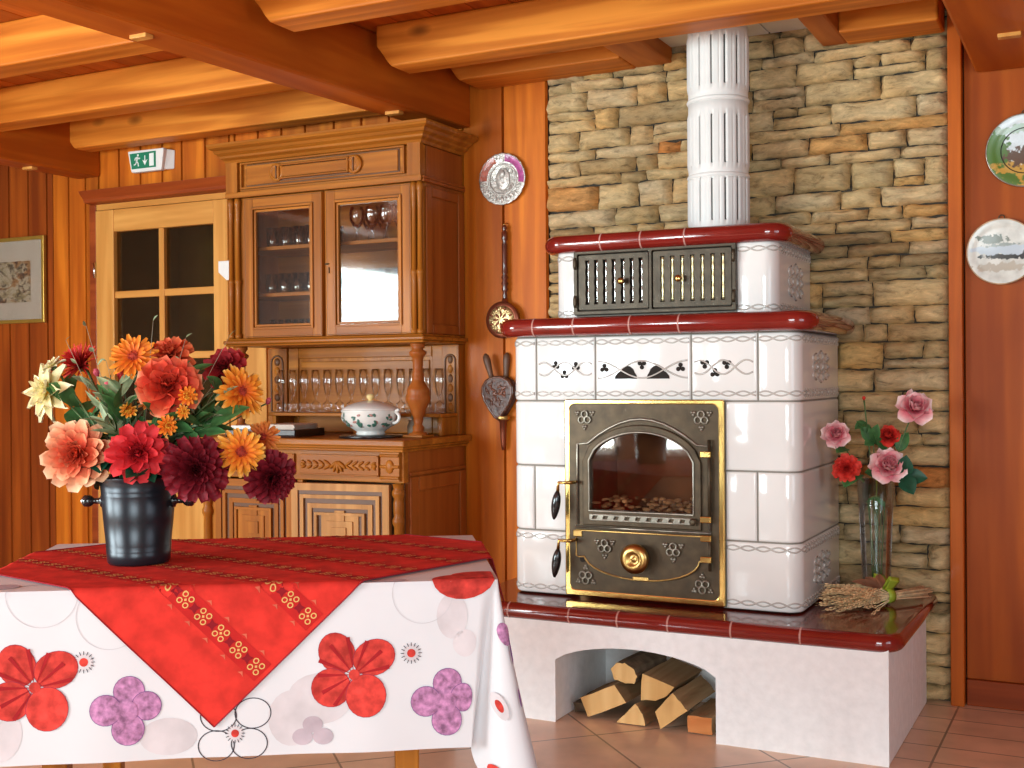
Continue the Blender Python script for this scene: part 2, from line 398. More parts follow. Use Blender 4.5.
def main_beam(label, xr0, xr1, wid, z0, pegs, far=YW, near=1.0):
    """right-hand lower edge runs from xr0 at the wall to xr1 two metres nearer"""
    k = (xr1 - xr0) / 2.0; xn = xr0 + k * (far - near)
    lo = [(xr0 - wid, far, z0), (xn - wid, near, z0), (xn, near, z0), (xr0, far, z0)]
    b = struct('ceiling_beam', MB().hexa(lo, [(p[0], p[1], ZC) for p in lo]), M['beam'], label, bevel=.012, cat='beam', group='main beams of the ceiling')
    for y in pegs:
        xc = xr0 + k * (far - y) - wid * .5
        xc += .02 if wid > .2 else 0
        obj('peg', MB().box(xc - .035, xc + .035, y - .018, y + .018, z0 - .012, z0 + .03), M['pine'], b, bevel=.003, label='pale wooden peg end')
    return b
main_beam('stained ceiling beam ending just above the buffet cornice', -2.535, -2.71, .175, 2.303, (2.86, 4.17))
main_beam('stained ceiling beam with a peg end above the two painted wall plates', -.195, -.195, .263, 2.288, (4.12,))
main_beam('stained ceiling beam above the framed picture, outermost on the door side', -4.755, -4.80, .16, 2.272, (4.22,))

def joist(label, x0, x1, y0, y1, z0=2.40, m='joist', nl=True, nr=False, zt=None):
    zt = zt or ZC
    def prof(y):
        p = []
        if nl: p += [(x0, y, z0 + .085)] + [(x0 + .015 + .055 * sin(R(a)), y, z0 + .07 * (1 - sin(R(a))) ** 1.3) for a in (10, 30, 50, 70, 90)]
        else: p += [(x0, y, z0)]
        p += [(x1, y, z0), (x1, y, zt), (x0, y, zt)]
        return p
    return struct('ceiling_joist', MB().hexa(prof(y0), prof(y1)), M[m], label, bevel=.008, cat='joist', group='joists under the ceiling boards')
joist('bright joist between the beams, nearest one over the flowers', -4.79, -2.70, 3.16, 3.30, nl=False)
joist('bright joist between the beams in front of the door', -4.775, -2.70, 3.86, 4.0, nl=False)
joist('bright joist with a curved end closest above the exit sign', -4.80, -2.72, 4.40, 4.52, 2.385)
joist('short joist over the middle of the room with a curved end on the main beam', -2.60, -.55, 3.20, 3.34)
joist('long joist crossing in front of the flue pipe', -2.55, -.55, 3.87, 4.01)
joist('pale joist against the wall above the wall plate and bellows', -2.55, -1.755, 4.40, YW - .005, 2.462, nl=True, zt=2.56)
joist('short joist against the wall above the stone, beyond the flue', -.905, -.56, 4.41, YW - .005, 2.447, nl=False)
struct('ceiling_trimmer', MB().box(-1.755, -1.60, 4.01, YW - .01, 2.466, ZC), M['trimmer'], 'short cross timber beside the flue on the buffet side', bevel=.008, cat='joist', group='cross timbers beside the flue')
struct('ceiling_trimmer', MB().box(-1.00, -.905, 4.01, YW - .01, 2.452, ZC), M['trimmer'], 'short cross timber beside the flue on the painted plates side', bevel=.008, cat='joist', group='cross timbers beside the flue')
mb = MB()
for x0, x1 in ((-1.60, -1.435), (-1.43, -1.20), (-1.195, -1.0)): mb.box(x0, x1, 4.012, YW - .03, 2.525, 2.545)
struct('ceiling_panel', mb, M['white'], 'white boards around the top of the flue pipe', bevel=.003)

# glazed door behind the buffet
dr = empty('door_1', (-4.28, YW, 0), kind='structure', label='glazed pale pine door half hidden behind the buffet')
yd0, yd1 = YW - .03, YW + .02
mb = MB()
for x0, x1 in ((-4.765, -4.64), (-3.975, -3.885)): mb.box(x0, x1, yd0, yd1, .01, 2.09)
mbx = MB()
for z0, z1 in ((.01, .28), (.86, 1.0), (1.975, 2.09)): mbx.box(-4.64, -3.975, yd0 + .002, yd1, z0, z1)
for zz in (1.33, 1.648): mbx.box(-4.64, -3.975, yd0 + .008, yd1 - .01, zz - .018, zz + .018)
mb2 = MB().box(-4.335, -4.30, yd0 + .005, yd1 - .008, 1.0, 1.975)
obj('door_stile', mb, M['pine'], dr, bevel=.004); obj('door_rail', mbx, M['pinex'], dr, bevel=.004); obj('muntin', mb2, M['pine'], dr, bevel=.003)
for i in range(6):
    x0, x1 = ((-4.64, -4.335), (-4.30, -3.975))[i % 2]; z0, z1 = ((1.0, 1.312), (1.348, 1.63), (1.666, 1.975))[i // 2]
    obj('pane', MB().box(x0, x1, YW - .004, YW, z0, z1), M['darkpane'], dr)
obj('lower_panel', MB().box(-4.64, -3.975, YW - .012, YW + .01, .28, .86), M['pine'], dr, bevel=.01)
obj('hinge', MB().tube([(-4.77, YW - .034, 1.74), (-4.77, YW - .034, 1.82)], .008), M['steel'], dr)
obj('plate', MB().plate([[(-3.935, 1.785), (-3.935, 1.73), (-3.885, 1.69), (-3.862, 1.69), (-3.862, 1.785)]], (), .008, .002, lambda x, y, z: (x, YW - .036 + z, y)), M['white'], dr, label='small white plate fixed at head height')
mb = MB().box(-3.882, -3.66, YW - .022, YW - .002, 0, 2.09)
struct('trim_2', mb, M['pine'], 'pale pine upright between the glazed door and the buffet', bevel=.004)
struct('trim_3', MB().box(-4.765, -3.62, YW - .022, YW + .02, 2.093, 2.125), M['pinex'], 'pale pine head board of the door frame')
prof = [(-.0, 2.12), (-.075, 2.128), (-.082, 2.145), (-.10, 2.165), (-.115, 2.185), (0, 2.19)]
struct('trim_4', MB().hexa([(-4.80, YW + a, z) for a, z in prof], [(-3.60, YW + a, z) for a, z in prof]), M['shelfw'], 'red stained moulded ledge over the glazed door', bevel=.004)
struct('trim_5', MB().box(-4.815, -4.768, YW - .025, YW + .02, 0, 2.125), M['shelfw'], 'red stained door jamb next to the picture', bevel=.004)
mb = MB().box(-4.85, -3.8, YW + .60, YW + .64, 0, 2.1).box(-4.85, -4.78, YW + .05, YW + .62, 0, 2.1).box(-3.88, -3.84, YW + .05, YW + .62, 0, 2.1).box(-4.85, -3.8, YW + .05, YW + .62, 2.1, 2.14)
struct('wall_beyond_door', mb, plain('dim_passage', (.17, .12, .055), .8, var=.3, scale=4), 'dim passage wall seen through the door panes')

# the rest of the room: walls with the windows that light it, the widest one added
wl = plain('brown_wood_wall', (.13, .055, .024), .7, var=.15)
mb = MB().box(X0, X1, Y0 - .12, Y0, 0, .5).box(X0, X1, Y0 - .12, Y0, 2.2, ZC)
WX = [(-5.35, -4.05), (-3.76, -3.30), (-.7, 1.6)]  # third opening is an added window, put in for main light
xs = [X0] + [q for w in WX for q in w] + [X1]
for i in range(0, len(xs), 2): mb.box(xs[i], xs[i + 1], Y0 - .12, Y0, .5, 2.2)
struct('wall_front', mb, wl, 'brown wooden wall with two windows and one added for light, facing the stove')
mb = MB().box(X0 - .12, X0, Y0, YW + .1, 0, .5).box(X0 - .12, X0, Y0, YW + .1, 2.2, ZC).box(X0 - .12, X0, Y0, -1.5, .5, 2.2).box(X0 - .12, X0, .6, YW + .1, .5, 2.2)
struct('wall_left', mb, wl, 'brown wooden wall with one window on the door side')
mb = MB().box(X1, X1 + .12, Y0, YW + .1, 0, .5).box(X1, X1 + .12, Y0, YW + .1, 2.2, ZC).box(X1, X1 + .12, Y0, .6, .5, 2.2).box(X1, X1 + .12, 2.4, YW + .1, .5, 2.2)
struct('wall_right', mb, wl, 'brown wooden wall with one window on the stove side')
def window(n, a, b, wall, pos):
    def P(u0, u1, d0, d1, z0, z1, q): (q.box(u0, u1, pos + d0, pos + d1, z0, z1) if wall == 'y' else q.box(pos + d0, pos + d1, u0, u1, z0, z1))
    fr = MB(); mid = (a + b) / 2
    for u0, u1, z0, z1 in ((a, a + .06, .5, 2.2), (b - .06, b, .5, 2.2), (a, b, .5, .57), (a, b, 2.13, 2.2), (mid - .03, mid + .03, .5, 2.2)): P(u0, u1, -.03, .03, z0, z1, fr)
    w = struct('window_%d' % n, fr, M['white'], 'white framed window'); gl = MB(); P(a, b, -.003, .003, .5, 2.2, gl)
    obj('pane', gl, M['vaseglass'], w)
for i, (a, b) in enumerate(WX): window(i + 1, a, b, 'y', Y0 - .06)  # the third window is added for its light
window(4, -1.5, .6, 'x', X0 - .06); window(5, .6, 2.4, 'x', X1 + .06)

# ------------------------------------------------------------------ daylight, camera
def day(name, loc, rot, w, h, power, col):
    l = bpy.data.lights.new(name, 'AREA'); l.shape = 'RECTANGLE'; l.size = w; l.size_y = h; l.energy = power; l.color = col
    o = bpy.data.objects.new(name, l); link(o, None, Matrix.Translation(loc) @ Matrix.Rotation(rot[2], 4, 'Z') @ Matrix.Rotation(rot[0], 4, 'X'))
COOL = (.80, .95, .985)
for (a, b), p in zip(WX, (195, 62, 150)): day('daylight', ((a + b) / 2, Y0 + .02, 1.35), (R(90), 0, 0), b - a - .12, 1.56, p, COOL)  # last lamp here belongs to the added window
day('daylight', (X0 + .02, -.45, 1.35), (R(90), 0, R(-90)), 2.0, 1.56, 205, COOL)
day('daylight', (X1 - .02, 1.5, 1.35), (R(90), 0, R(90)), 1.7, 1.56, 24, (.78, .90, 1.0))
w = bpy.data.worlds.new('world'); SC.world = w; w.use_nodes = True
w.node_tree.nodes['Background'].inputs[0].default_value = (.75, .85, 1, 1); w.node_tree.nodes['Background'].inputs[1].default_value = .6

cam = bpy.data.cameras.new('camera'); cam.sensor_width = 36; cam.lens = 36 * 1191.8 / 1024; cam.clip_start = .05
yaw, pit, rol = R(-26.993), R(-.276), R(.430)
f = Vector((sin(yaw) * cos(pit), cos(yaw) * cos(pit), sin(pit))); rt = Vector((cos(yaw), -sin(yaw), 0)); dn = -rt.cross(f)
r2 = rt * cos(rol) + dn * sin(rol); d2 = dn * cos(rol) - rt * sin(rol)
o = bpy.data.objects.new('camera', cam); link(o, None, Matrix.Translation((0, 0, 1.2)) @ Matrix((r2, -d2, -f)).transposed().to_4x4())
SC.camera = o
vs = SC.view_settings; vs.view_transform = 'Standard'; vs.look = 'None'; vs.gamma = 1; vs.use_curve_mapping = False; vs.exposure = 0.12
SC.cycles.max_bounces = 10; SC.cycles.transparent_max_bounces = 24; SC.cycles.caustics_reflective = False; SC.cycles.caustics_refractive = False
SC.cycles.sample_clamp_indirect = 6
# ------------------------------------------------------------------ tiled stove
stove = empty('tiled_stove', (-1.40, 4.2, 0), label='white tiled stove with red ledges and a round flue, against the stone wall', cat='stove')
YB = YW - .035                                      # back of the masonry, just clear of the stones
YF, XL, XR = 3.95, -2.017, -.943                    # lower body
def FRONT(y): return lambda a, b, c: (a, y - c, b)  # draws a plate on a plane that faces the room

# plastered bench with the firewood niche
bx0, bx1, byf = -2.16, -.632, 3.765
arch = [(-1.757, 0), (-1.757, .218)]
for i in range(1, 16):
    u = i / 16; x = -1.757 + u * .578
    arch.append((x, .218 + .062 * (4 * u * (1 - u)) ** .75))
arch += [(-1.179, .216), (-1.179, 0)]
mb = MB()
outer = [(bx0, 0)] + arch + [(bx1, 0), (bx1, .36), (bx0, .36)]
mb.plate([outer], (), .46, 0, lambda x, y, z: (x, byf + .23 + z, y))
mb.box(bx0, bx1, byf + .459, YB, 0, .36)
obj('plinth', mb, M['plaster'], stove, bevel=.006)

def ledge(x0, x1, y0, zb, zt, rad, top=True):
    """half-round ledge running round a body that stands against the wall"""
    r = (zt - zb) / 2; zc = (zt + zb) / 2
    def out(o):
        e = max(rad + o, .004)
        return [(x0 - o, YB)] + [(x0 - o, y0 + rad)] + arc(x0 + rad, y0 + rad, e, 180, 270, 8) + [(x, y0 - o) for x in (x0 + (x1 - x0) * .3, x0 + (x1 - x0) * .7)] + arc(x1 - rad, y0 + rad, e, 270, 360, 8) + [(x1 + o, YB)]
    rings = [(r * cos(R(a)), zc + r * sin(R(a))) for a in range(-90, 91, 15)]
    vs = []; fs = []
    for o, z in rings: vs += [(x, y, z) for x, y in out(o)]
    n = len(vs) // len(rings)
    for i in range(len(rings) - 1):
        fs += [(i * n + j, i * n + j + 1, (i + 1) * n + j + 1, (i + 1) * n + j) for j in range(n - 1)]
    mb = MB().add(vs, fs, 0, 0, True)
    mb.add([(x, y, zt) for x, y in out(0)], [tuple(range(n))], 1 if top else 0)
    mb.add([(x, y, zb) for x, y in out(0)], [tuple(range(n))[::-1]], 0)
    return mb, r, zc
def joints(mb, xs, y0, r, zc, w=.0028, mi=2, depth=0.0):
    for x in xs:
        g = [[(x + d, y0 - (r + .0006) * cos(R(a)), zc + (r + .0006) * sin(R(a))) for a in range(-88, 89, 16)] for d in (-w, w)]
        n = len(g[0]); mb.add(g[0] + g[1], [(i, i + 1, n + i + 1, n + i) for i in range(n - 1)], mi, 0, True)
        if depth: mb.add([(x - w, y0, zc + r + .0006), (x + w, y0, zc + r + .0006), (x + w, y0 + depth, zc + r + .0006), (x - w, y0 + depth, zc + r + .0006)], [(0, 1, 2, 3)], mi)
RT = [M['redtile'], M['redtop'], M['pinkgrout']]
mb, r, zc = ledge(bx0 + .015, bx1 + .012, byf + .012, .347, .404, .05)
joints(mb, (-1.935, -1.70, -1.52, -1.34, -1.125, -.90), byf + .012, r, zc, .003)
obj('bench_slab', mb, RT, stove, label='oxblood red glazed bench top')

class Body:
    """outline of a tiled body: runs along the left side, front and right side, with rounded corners"""
    def __init__(s, x0, x1, yf, rad):
        s.P = [(x0, YB), (x0, yf + rad)] + arc(x0 + rad, yf + rad, rad, 180, 270, 7)[1:] + arc(x1 - rad, yf + rad, rad, 270, 360, 9) + [(x1, YB)]
        s.D = [0]
        for a, b in zip(s.P, s.P[1:]): s.D.append(s.D[-1] + math.dist(a, b))
        s.x0, s.x1, s.rad = x0, x1, rad
        s.front0 = s.D[8]
    def at(s, d, o=0.0):
        i = 0
        while i < len(s.D) - 2 and s.D[i + 1] < d: i += 1
        a, b = Vector(s.P[i]), Vector(s.P[i + 1]); t = (d - s.D[i]) / (s.D[i + 1] - s.D[i])
        p = a.lerp(b, t); e = (b - a).normalized(); nn = Vector((e.y, -e.x)); p = p + nn * o
        return p.x, p.y
    def d_of(s, x): return s.front0 + (x - (s.x0 + s.rad))
    def tile(s, mb, d0, d1, z0, z1, mi=0):
        g = .0022; d0 += g; d1 -= g; z0 += g; z1 -= g
        ds = sorted(set([d0, d0 + .0015, d0 + .004, d0 + .009, d1, d1 - .0015, d1 - .004, d1 - .009] + [q for q in s.D if d0 + .01 < q < d1 - .01]))
        zs = [z0, z0 + .0015, z0 + .004, z0 + .009, z1 - .009, z1 - .004, z1 - .0015, z1]
        def ins(e): return .008 if e < 1e-6 else .0035 if e < .002 else .001 if e < .005 else 0
        vs = []
        for z in zs:
            for d in ds:
                k = max(ins(min(d - d0, d1 - d)), ins(min(z - z0, z1 - z)))
                x, y = s.at(d, -k); vs.append((x, y, z))
        n = len(ds)
        mb.add(vs, [(j * n + i, j * n + i + 1, (j + 1) * n + i + 1, (j + 1) * n + i) for j in range(len(zs) - 1) for i in range(n - 1)], mi, 0, True)
    def line(s, mb, fn, d0, d1, r=.0035, mi=1, n=40, o=.0006):
        pts = []
        for i in range(n + 1):
            d = d0 + (d1 - d0) * i / n; x, y = s.at(d, o); pts.append((x, y, fn(d)))
        mb.tube(pts, r, 6, mi)
    def rope(s, mb, d0, d1, z, amp=.008, per=.105, r=.003):
        n = max(24, int((d1 - d0) / .006))
        for q in (1, -1): s.line(mb, lambda d: z + q * amp * sin(2 * pi * (d - d0) / per), d0 + .006, d1 - .006, r, 1, n)
    def knot(s, mb, dc, z, w, h):
        for k in range(3):
            for q in (1, -1):
                pts = []
                for i in range(25):
                    u = i / 24; zz = z + (u - .5) * h * (1.0, .82, .82)[k]; d = dc + (0, -1, 1)[k] * w * .3 + q * w * .17 * sin(2 * pi * u * 1.5)
                    x, y = s.at(d, .0008); pts.append((x, y, zz))
                mb.tube(pts, .0045, 6, 1)
    def core(s, mb, z0, z1, mi, a=None, b=None):
        ds = [d for d in s.D if (a is None or d >= a) and (b is None or d <= b)]
        if a is not None: ds = [a] + ds
        if b is not None: ds = ds + [b]
        pts = [s.at(d, -.006) for d in ds]; n = len(pts)
        mb.add([(x, y, z) for z in (z0, z1) for x, y in pts], [(i, i + 1, n + i + 1, n + i) for i in range(n - 1)], mi)
LB = Body(XL, XR, YF, .055); dE = LB.D[-1]; F = LB.d_of
# clover cut-outs of the middle row
def trefoil(x, z, r, rot=90): return [arc(x + r * .95 * cos(R(rot + 120 * k)), z + r * .95 * sin(R(rot + 120 * k)), r, 0, 330, 9) for k in range(3)]
mb = MB(); LB.core(mb, 1.118, 1.35, 2); LB.core(mb, .41, 1.118, 2, None, F(-1.78)); LB.core(mb, .41, 1.118, 2, F(-1.21), None)
z0, z1, z2, z3, z4 = .408, .641, .879, 1.1165, 1.349
rows = [(z0, z1, [0, F(-1.79)], True), (z0, z1, [F(-1.2), dE], True), (z1, z2, [0, F(-1.922), F(-1.79)], False), (z1, z2, [F(-1.2), F(-1.088), dE], False),
        (z2, z3, [0, F(-1.79)], False), (z2, z3, [F(-1.2), dE], False), (z3, z4, [0, F(-1.912), F(-1.677), F(-1.318), F(-1.084), dE], True)]
for a, b, ds, rp in rows:
    for d0, d1 in zip(ds, ds[1:]):
        LB.tile(mb, d0, d1, a, b)
        if rp:
            LB.rope(mb, d0, d1, a + .026); LB.rope(mb, d0, d1, b - .022)
sideC = LB.D[-1] - .30
for a, b in ((z0, z1), (z3, z4)):
    LB.knot(mb, sideC, (a + b) / 2, .26, .11)
    for q in range(2): LB.rope(mb, F(XR - .055) + .09, dE, (a + .026, b - .022)[q], .012, .07, .0035)
# scrolling vines with clover openings across the front
zm = (z3 + z4) / 2
for xa, xb, ph in ((-1.90, -1.69, 0), (-1.665, -1.33, 0), (-1.305, -1.10, 0)):
    for q in (1, -1):
        per = (xb - xa) / (1.0 if xb - xa > .3 else 1.5) * (1 if xb - xa > .3 else 1.5)
        if xb - xa > .3: LB.line(mb, lambda d: zm - .005 + q * .03 * cos(2 * pi * (d - F(xa)) / (xb - xa)), F(xa) , F(xb), .0035, 1, 50)
        else: LB.line(mb, lambda d: zm + q * .024 * sin(2 * pi * ((d - F(xa)) / (xb - xa) * 1.25 + (.13 if q > 0 else .13))), F(xa), F(xb), .0035, 1, 50)
hy = YF - .0012
def hole(pts): mb.plate([pts], (), .003, 0, FRONT(hy), 3)  # flat dark patch on the tile, painted shade of an opening
for x, z, rot in ((-1.832, zm + .012, 90), (-1.797, zm - .022, 90), (-1.752, zm + .008, 90), (-1.640, zm, 90), (-1.4975, zm + .012, 270), (-1.355, zm, 90), (-1.268, zm + .012, 270), (-1.232, zm - .02, 90), (-1.19, zm + .010, 270)):
    for k in range(3): hole(arc(x + .0095 * cos(R(rot + 120 * k)), z + .0095 * sin(R(rot + 120 * k)), .0078, 0, 330, 10))
    hole([(x - .0025, z - .006), (x + .0025, z - .006), (x + .0025, z + .006), (x - .0025, z + .006)])
for xc, q in ((-1.558, 1), (-1.437, -1)):
    p = [(-.042, -.03), (.042, -.03), (.040, -.018), (.033, -.008), (.028, .004), (.016, .014), (.0, .017), (-.010, .010), (-.018, -.001), (-.030, -.008), (-.040, -.020)]
    hole([(xc + q * x, zm - .008 + z) for x, z in (p if q > 0 else p[::-1])])
obj('lower_body', mb, [M['tile'], M['relief'], M['grout'], M['near_black']], stove, label='white glazed tiles with relief vines and clover openings')

mb, r, zc = ledge(-2.032, -.915, 3.925, 1.351, 1.418, .06, False)
joints(mb, (-1.90, -1.74, -1.525, -1.345), 3.925, r, zc)
obj('middle_ledge', mb, RT, stove, label='oxblood red half-round ledge')
UY = 4.05
UB = Body(-1.885, -1.045, UY, .055); mb = MB(); UB.core(mb, 1.41, 1.67, 2); G = UB.d_of
for d0, d1 in ((0, G(-1.789)), (G(-1.186), UB.D[-1])):
    UB.tile(mb, d0, d1, 1.412, 1.668); UB.rope(mb, d0, d1, 1.44); UB.rope(mb, d0, d1, 1.642)
UB.knot(mb, UB.D[-1] - .24, 1.54, .22, .13)
for zz in (1.44, 1.642): UB.rope(mb, G(-1.10) + .10, UB.D[-1], zz, .012, .07, .0035)
obj('upper_body', mb, [M['tile'], M['relief'], M['grout']], stove, label='upper body of white glazed tiles')
mb, r, zc = ledge(-1.900, -1.025, UY - .012, 1.662, 1.728, .06, False)
joints(mb, (-1.68, -1.525, -1.36), UY - .012, r, zc)
obj('top_ledge', mb, RT, stove, label='oxblood red half-round top ledge')

# round flue of pierced white segments
fc = (-1.335, 4.34)
def segment(z0, z1, slot0, slot1, nper=14, R0=.104):
    mb = MB(); K = 10; n = nper * K
    zs = [z0, slot0 - .02, slot0, slot0 + .006, slot1 - .006, slot1, slot1 + .02, z1]
    def rad(j, i):
        k = j % K; rib = zs[i]
        base = R0
        if slot0 - .001 <= rib <= slot1 + .001 and k in (1, 4, 9): base += .0045
        return base
    vs = [(fc[0] + rad(j, i) * cos(2 * pi * j / n), fc[1] + rad(j, i) * sin(2 * pi * j / n), z) for i, z in enumerate(zs) for j in range(n)]
    fs = []
    for i in range(len(zs) - 1):
        for j in range(n):
            k = j % K
            if i in (2, 3, 4) and 6 <= k <= 7: continue
            fs.append((i * n + j, i * n + (j + 1) % n, (i + 1) * n + (j + 1) % n, (i + 1) * n + j))
    mb.add(vs, fs, 0, 0, True)
    return mb
mb = MB()
for z0, z1, a, b in ((1.727, 1.944, 1.775, 1.93), (1.944, 2.226, 1.985, 2.165), (2.226, 2.50, 2.275, 2.455)):
    q = segment(z0, z1, a, b); mb.add(q.v, q.f, 0, 0, True)
fl = obj('flue_pipe', mb, M['white'], stove, solid=.014, label='round white flue pierced with upright slots')
obj('flue_lining', MB().lathe([(.078, 1.73), (.078, 2.52)], (*fc, 0), 24, 0, None, 0, False), M['lining'], fl)
for z in (1.944, 2.226):
    obj('collar', MB().lathe([(.106, z - .010), (.114, z - .007), (.117, z), (.114, z + .007), (.106, z + .010)], (*fc, 0), 48), M['white'], fl)

# warming oven: iron frame with two slotted doors
y0 = UY - .012
of = MB().plate([rrect(-1.795, -1.180, 1.430, 1.668, .004, 1)], [rrect(-1.780, -1.501, 1.446, 1.653, .003, 1), rrect(-1.489, -1.195, 1.446, 1.653, .003, 1)], .022, .003, FRONT(y0 + .004))
ofr = obj('oven_frame', of, M['irond'], stove, label='cast iron frame of the warming oven')
for x0, x1, kx, back, lab in ((-1.778, -1.503, -1.600, 'ironlt', 'slotted cast iron warming door with a dark grille'), (-1.487, -1.197, -1.383, 'gold_reflect', 'slotted cast iron warming door with slats in a reflected gold colour')):
    hs = []; pitch = (x1 - x0 - .045) / 6.6
    for k in range(7):
        xc = x0 + .025 + pitch * (k + .3); p = []
        for i in range(17):
            z = 1.470 + i * .160 / 16; p.append((xc + .0058 + .0012 * cos(i * pi / 2), z))
        hs.append(p + [(2 * xc - x, z) for x, z in p[::-1]])
    d = obj('oven_door', MB().plate([rrect(x0, x1, 1.448, 1.651, .004, 1)], hs, .010, .002, FRONT(y0 + .003)), M['irond'], stove, label=lab)
    sl = MB().box(x0 + .004, x1 - .004, y0 + .016, y0 + .02, 1.452, 1.648, 1)
    for k in range(7):
        xc = x0 + .025 + pitch * (k + .3)
        q = -.0035 if back == 'ironlt' else 0
        sl.tube([(xc - q, y0 + .004, 1.472 + i * .156 / 16) for i in range(17)], [.0028 + .0008 * cos(i * pi / 2) + (.0018 if back == 'gold_reflect' else 0) for i in range(17)], 8, 0)  # rods added in the slots carry golden reflection and silver highlights
    obj('slats', sl, [M['steel' if back == 'ironlt' else 'gold_reflect'], M['near_black']], d)
    obj('knob', MB().lathe([(.004, 0), (.004, .014), (.008, .018), (.0125, .022), (.0125, .03), (.008, .034), (0, .035)], (kx, y0 - .002, 1.548), 14, 0, frame((0, -1, 0))), M['brass'], d)
for x in (-1.787, -1.187):
    for z in (1.480, 1.620):
        obj('hinge', MB().tube([(x, y0 - .012, z - .022), (x, y0 - .012, z - .010), (x, y0 - .012, z + .010), (x, y0 - .012, z + .022)], [.0045, .0075, .0075, .0045], 10), M['iron'], ofr)

# fire door
def archline(o, zb):
    """outline of the arched window grown by o"""
    pts = [(-1.308 + o, zb), (-1.308 + o, .905)]
    for i in range(1, 20):
        u = i / 20; x = -1.308 + o - u * (.382 + 2 * o); pts.append((x, .905 + (.098 + o) * (4 * u * (1 - u)) ** .62))
    return pts + [(-1.690 - o, .905), (-1.690 - o, zb)]
fy = YF - .006
fd = obj('fire_door', MB().plate([rrect(-1.776, -1.216, .432, 1.108, .02, 5)], [archline(.004, .722)], .014, .003, FRONT(fy)), M['iron'], stove, label='bronzed cast iron fire door with an arched window')
obj('brass_frame', MB().plate([rrect(-1.793, -1.198, .414, 1.122, .006, 2)], [rrect(-1.773, -1.218, .436, 1.105, .022, 5)], .020, .004, FRONT(fy + .001)), M['brass'], fd, label='polished brass border')
obj('window_surround', MB().plate([archline(.030, .672)], [archline(0, .728)], .018, .004, FRONT(fy - .008)), M['iron'], fd)
obj('window_bead', MB().tube([(x, fy - .018, z) for x, z in archline(.004, .724)], .004, 8, 0, closed=True), M['ironlt'], fd)
hood = [(-1.742, .672), (-1.742, .962), (-1.70, .965)] + [(-1.70 + i * .0405, .965 + .088 * sin(pi * i / 10) ** .9) for i in range(1, 10)] + [(-1.295, .965), (-1.248, .962), (-1.248, .672)]
obj('hood_moulding', MB().tube([(x, fy - .008, z) for x, z in hood], .0055, 8, 0), M['ironlt'], fd)
obj('window_pane', MB().plate([archline(.006, .720)], (), .004, 0, FRONT(fy - .003)), M['doorglass'], fd)
ch = MB().box(-1.725, -1.27, fy + .32, fy + .33, .70, 1.05).box(-1.73, -1.72, fy + .012, fy + .33, .70, 1.05).box(-1.275, -1.265, fy + .012, fy + .33, .70, 1.05).box(-1.73, -1.265, fy + .012, fy + .33, .70, .71).box(-1.73, -1.265, fy + .012, fy + .33, 1.04, 1.05)
rnd = random.Random(3)
for k in range(90):
    ch.ell((rnd.uniform(-1.70, -1.29), fy + rnd.uniform(.03, .2), .715 + rnd.uniform(0, .048)), rnd.uniform(.006, .020), .012, rnd.uniform(.004, .009), 1, 8, 5, tint=rnd.uniform(-.4, .4))
obj('fire_chamber', ch, [M['chamber'], M['ash']], fd)
v = MB().plate([rrect(-1.692, -1.300, .690, .714, .008, 3)], [[(x, .697), (x + .016, .697), (x + .020, .707), (x + .004, .707)] for x in [-1.68 + .041 * k for k in range(9)]], .008, .002, FRONT(fy - .020))
v.box(-1.69, -1.302, fy + -.016, fy - .014, .693, .711, 1)
obj('air_slide', v, [M['ironlt'], M['near_black']], fd)
obj('slide_knob', MB().lathe([(.012, 0), (.014, .006), (.008, .012), (0, .013)], (-1.303, fy - .022, .702), 8, 0, frame((0, -1, 0)), smooth=False), M['iron'], fd)
low = [(-1.746, .560), (-1.746, .652), (-1.250, .652), (-1.250, .572)] + [(-1.262, .570), (-1.285, .566)] + [(-1.50 + .215 * cos(R(a)), .566 - .080 * sin(R(a))) for a in range(12, 169, 12)] + [(-1.715, .558), (-1.735, .556)]
obj('ash_door', MB().plate([low], (), .012, .003, FRONT(fy - .009)), M['iron'], fd)
obj('ash_door_bead', MB().tube([(x, fy - .015, z) for x, z in low], .0035, 8, 0, closed=True), M['brassd'], fd)
obj('ledge_strip', MB().tube([(-1.750, fy - .010, .664), (-1.245, fy - .010, .664)], .0045, 8), M['ironlt'], fd)
k = MB().lathe([(.018, 0), (.018, .018), (.040, .022), (.051, .030), (.053, .040), (.048, .050), (.030, .056), (.024, .055), (.019, .050), (.010, .049), (.004, .054), (0, .055)], (-1.508, fy - .015, .567), 32, 0, frame((0, -1, 0)))
obj('air_knob', k, M['brassd'], fd, label='large round brass knob')
obj('rivet_plate', MB().plate([rrect(-1.53, -1.47, .486, .500, .006, 3)], (), .006, .002, FRONT(fy - .017)), M['brassd'], fd)
def clover(cx, cz, r, rot):
    mb = MB()
    for q in range(3):
        a = R(rot + 120 * q); mb.tube([(cx + r * cos(a) + r * .86 * cos(b), fy - .012, cz + r * sin(a) + r * .86 * sin(b)) for b in [2 * pi * i / 14 for i in range(14)]], r * .22, 6, 0, closed=True)
    for q in range(3):
        a = R(rot + 60 + 120 * q); px, pz = cx + 2.5 * r * cos(a), cz + 2.5 * r * sin(a)
        for w in range(3):
            b = a + R(120 * w); mb.ell((px + r * .42 * cos(b), fy - .009, pz + r * .42 * sin(b)), r * .42, .005, r * .42, 0, 8, 5)
    return mb
for cx, cz, rot, dy in ((-1.712, 1.056, 90, 0), (-1.277, 1.058, 90, 0), (-1.634, .598, 90, -.009), (-1.378, .600, 90, -.009), (-1.712, .484, 270, 0), (-1.277, .482, 270, 0)):
    c = clover(cx, cz, .0135, rot); c.v = [(x, y + dy, z) for x, y, z in c.v]
    obj('clover_ornament', c, M['ironlt'], fd)
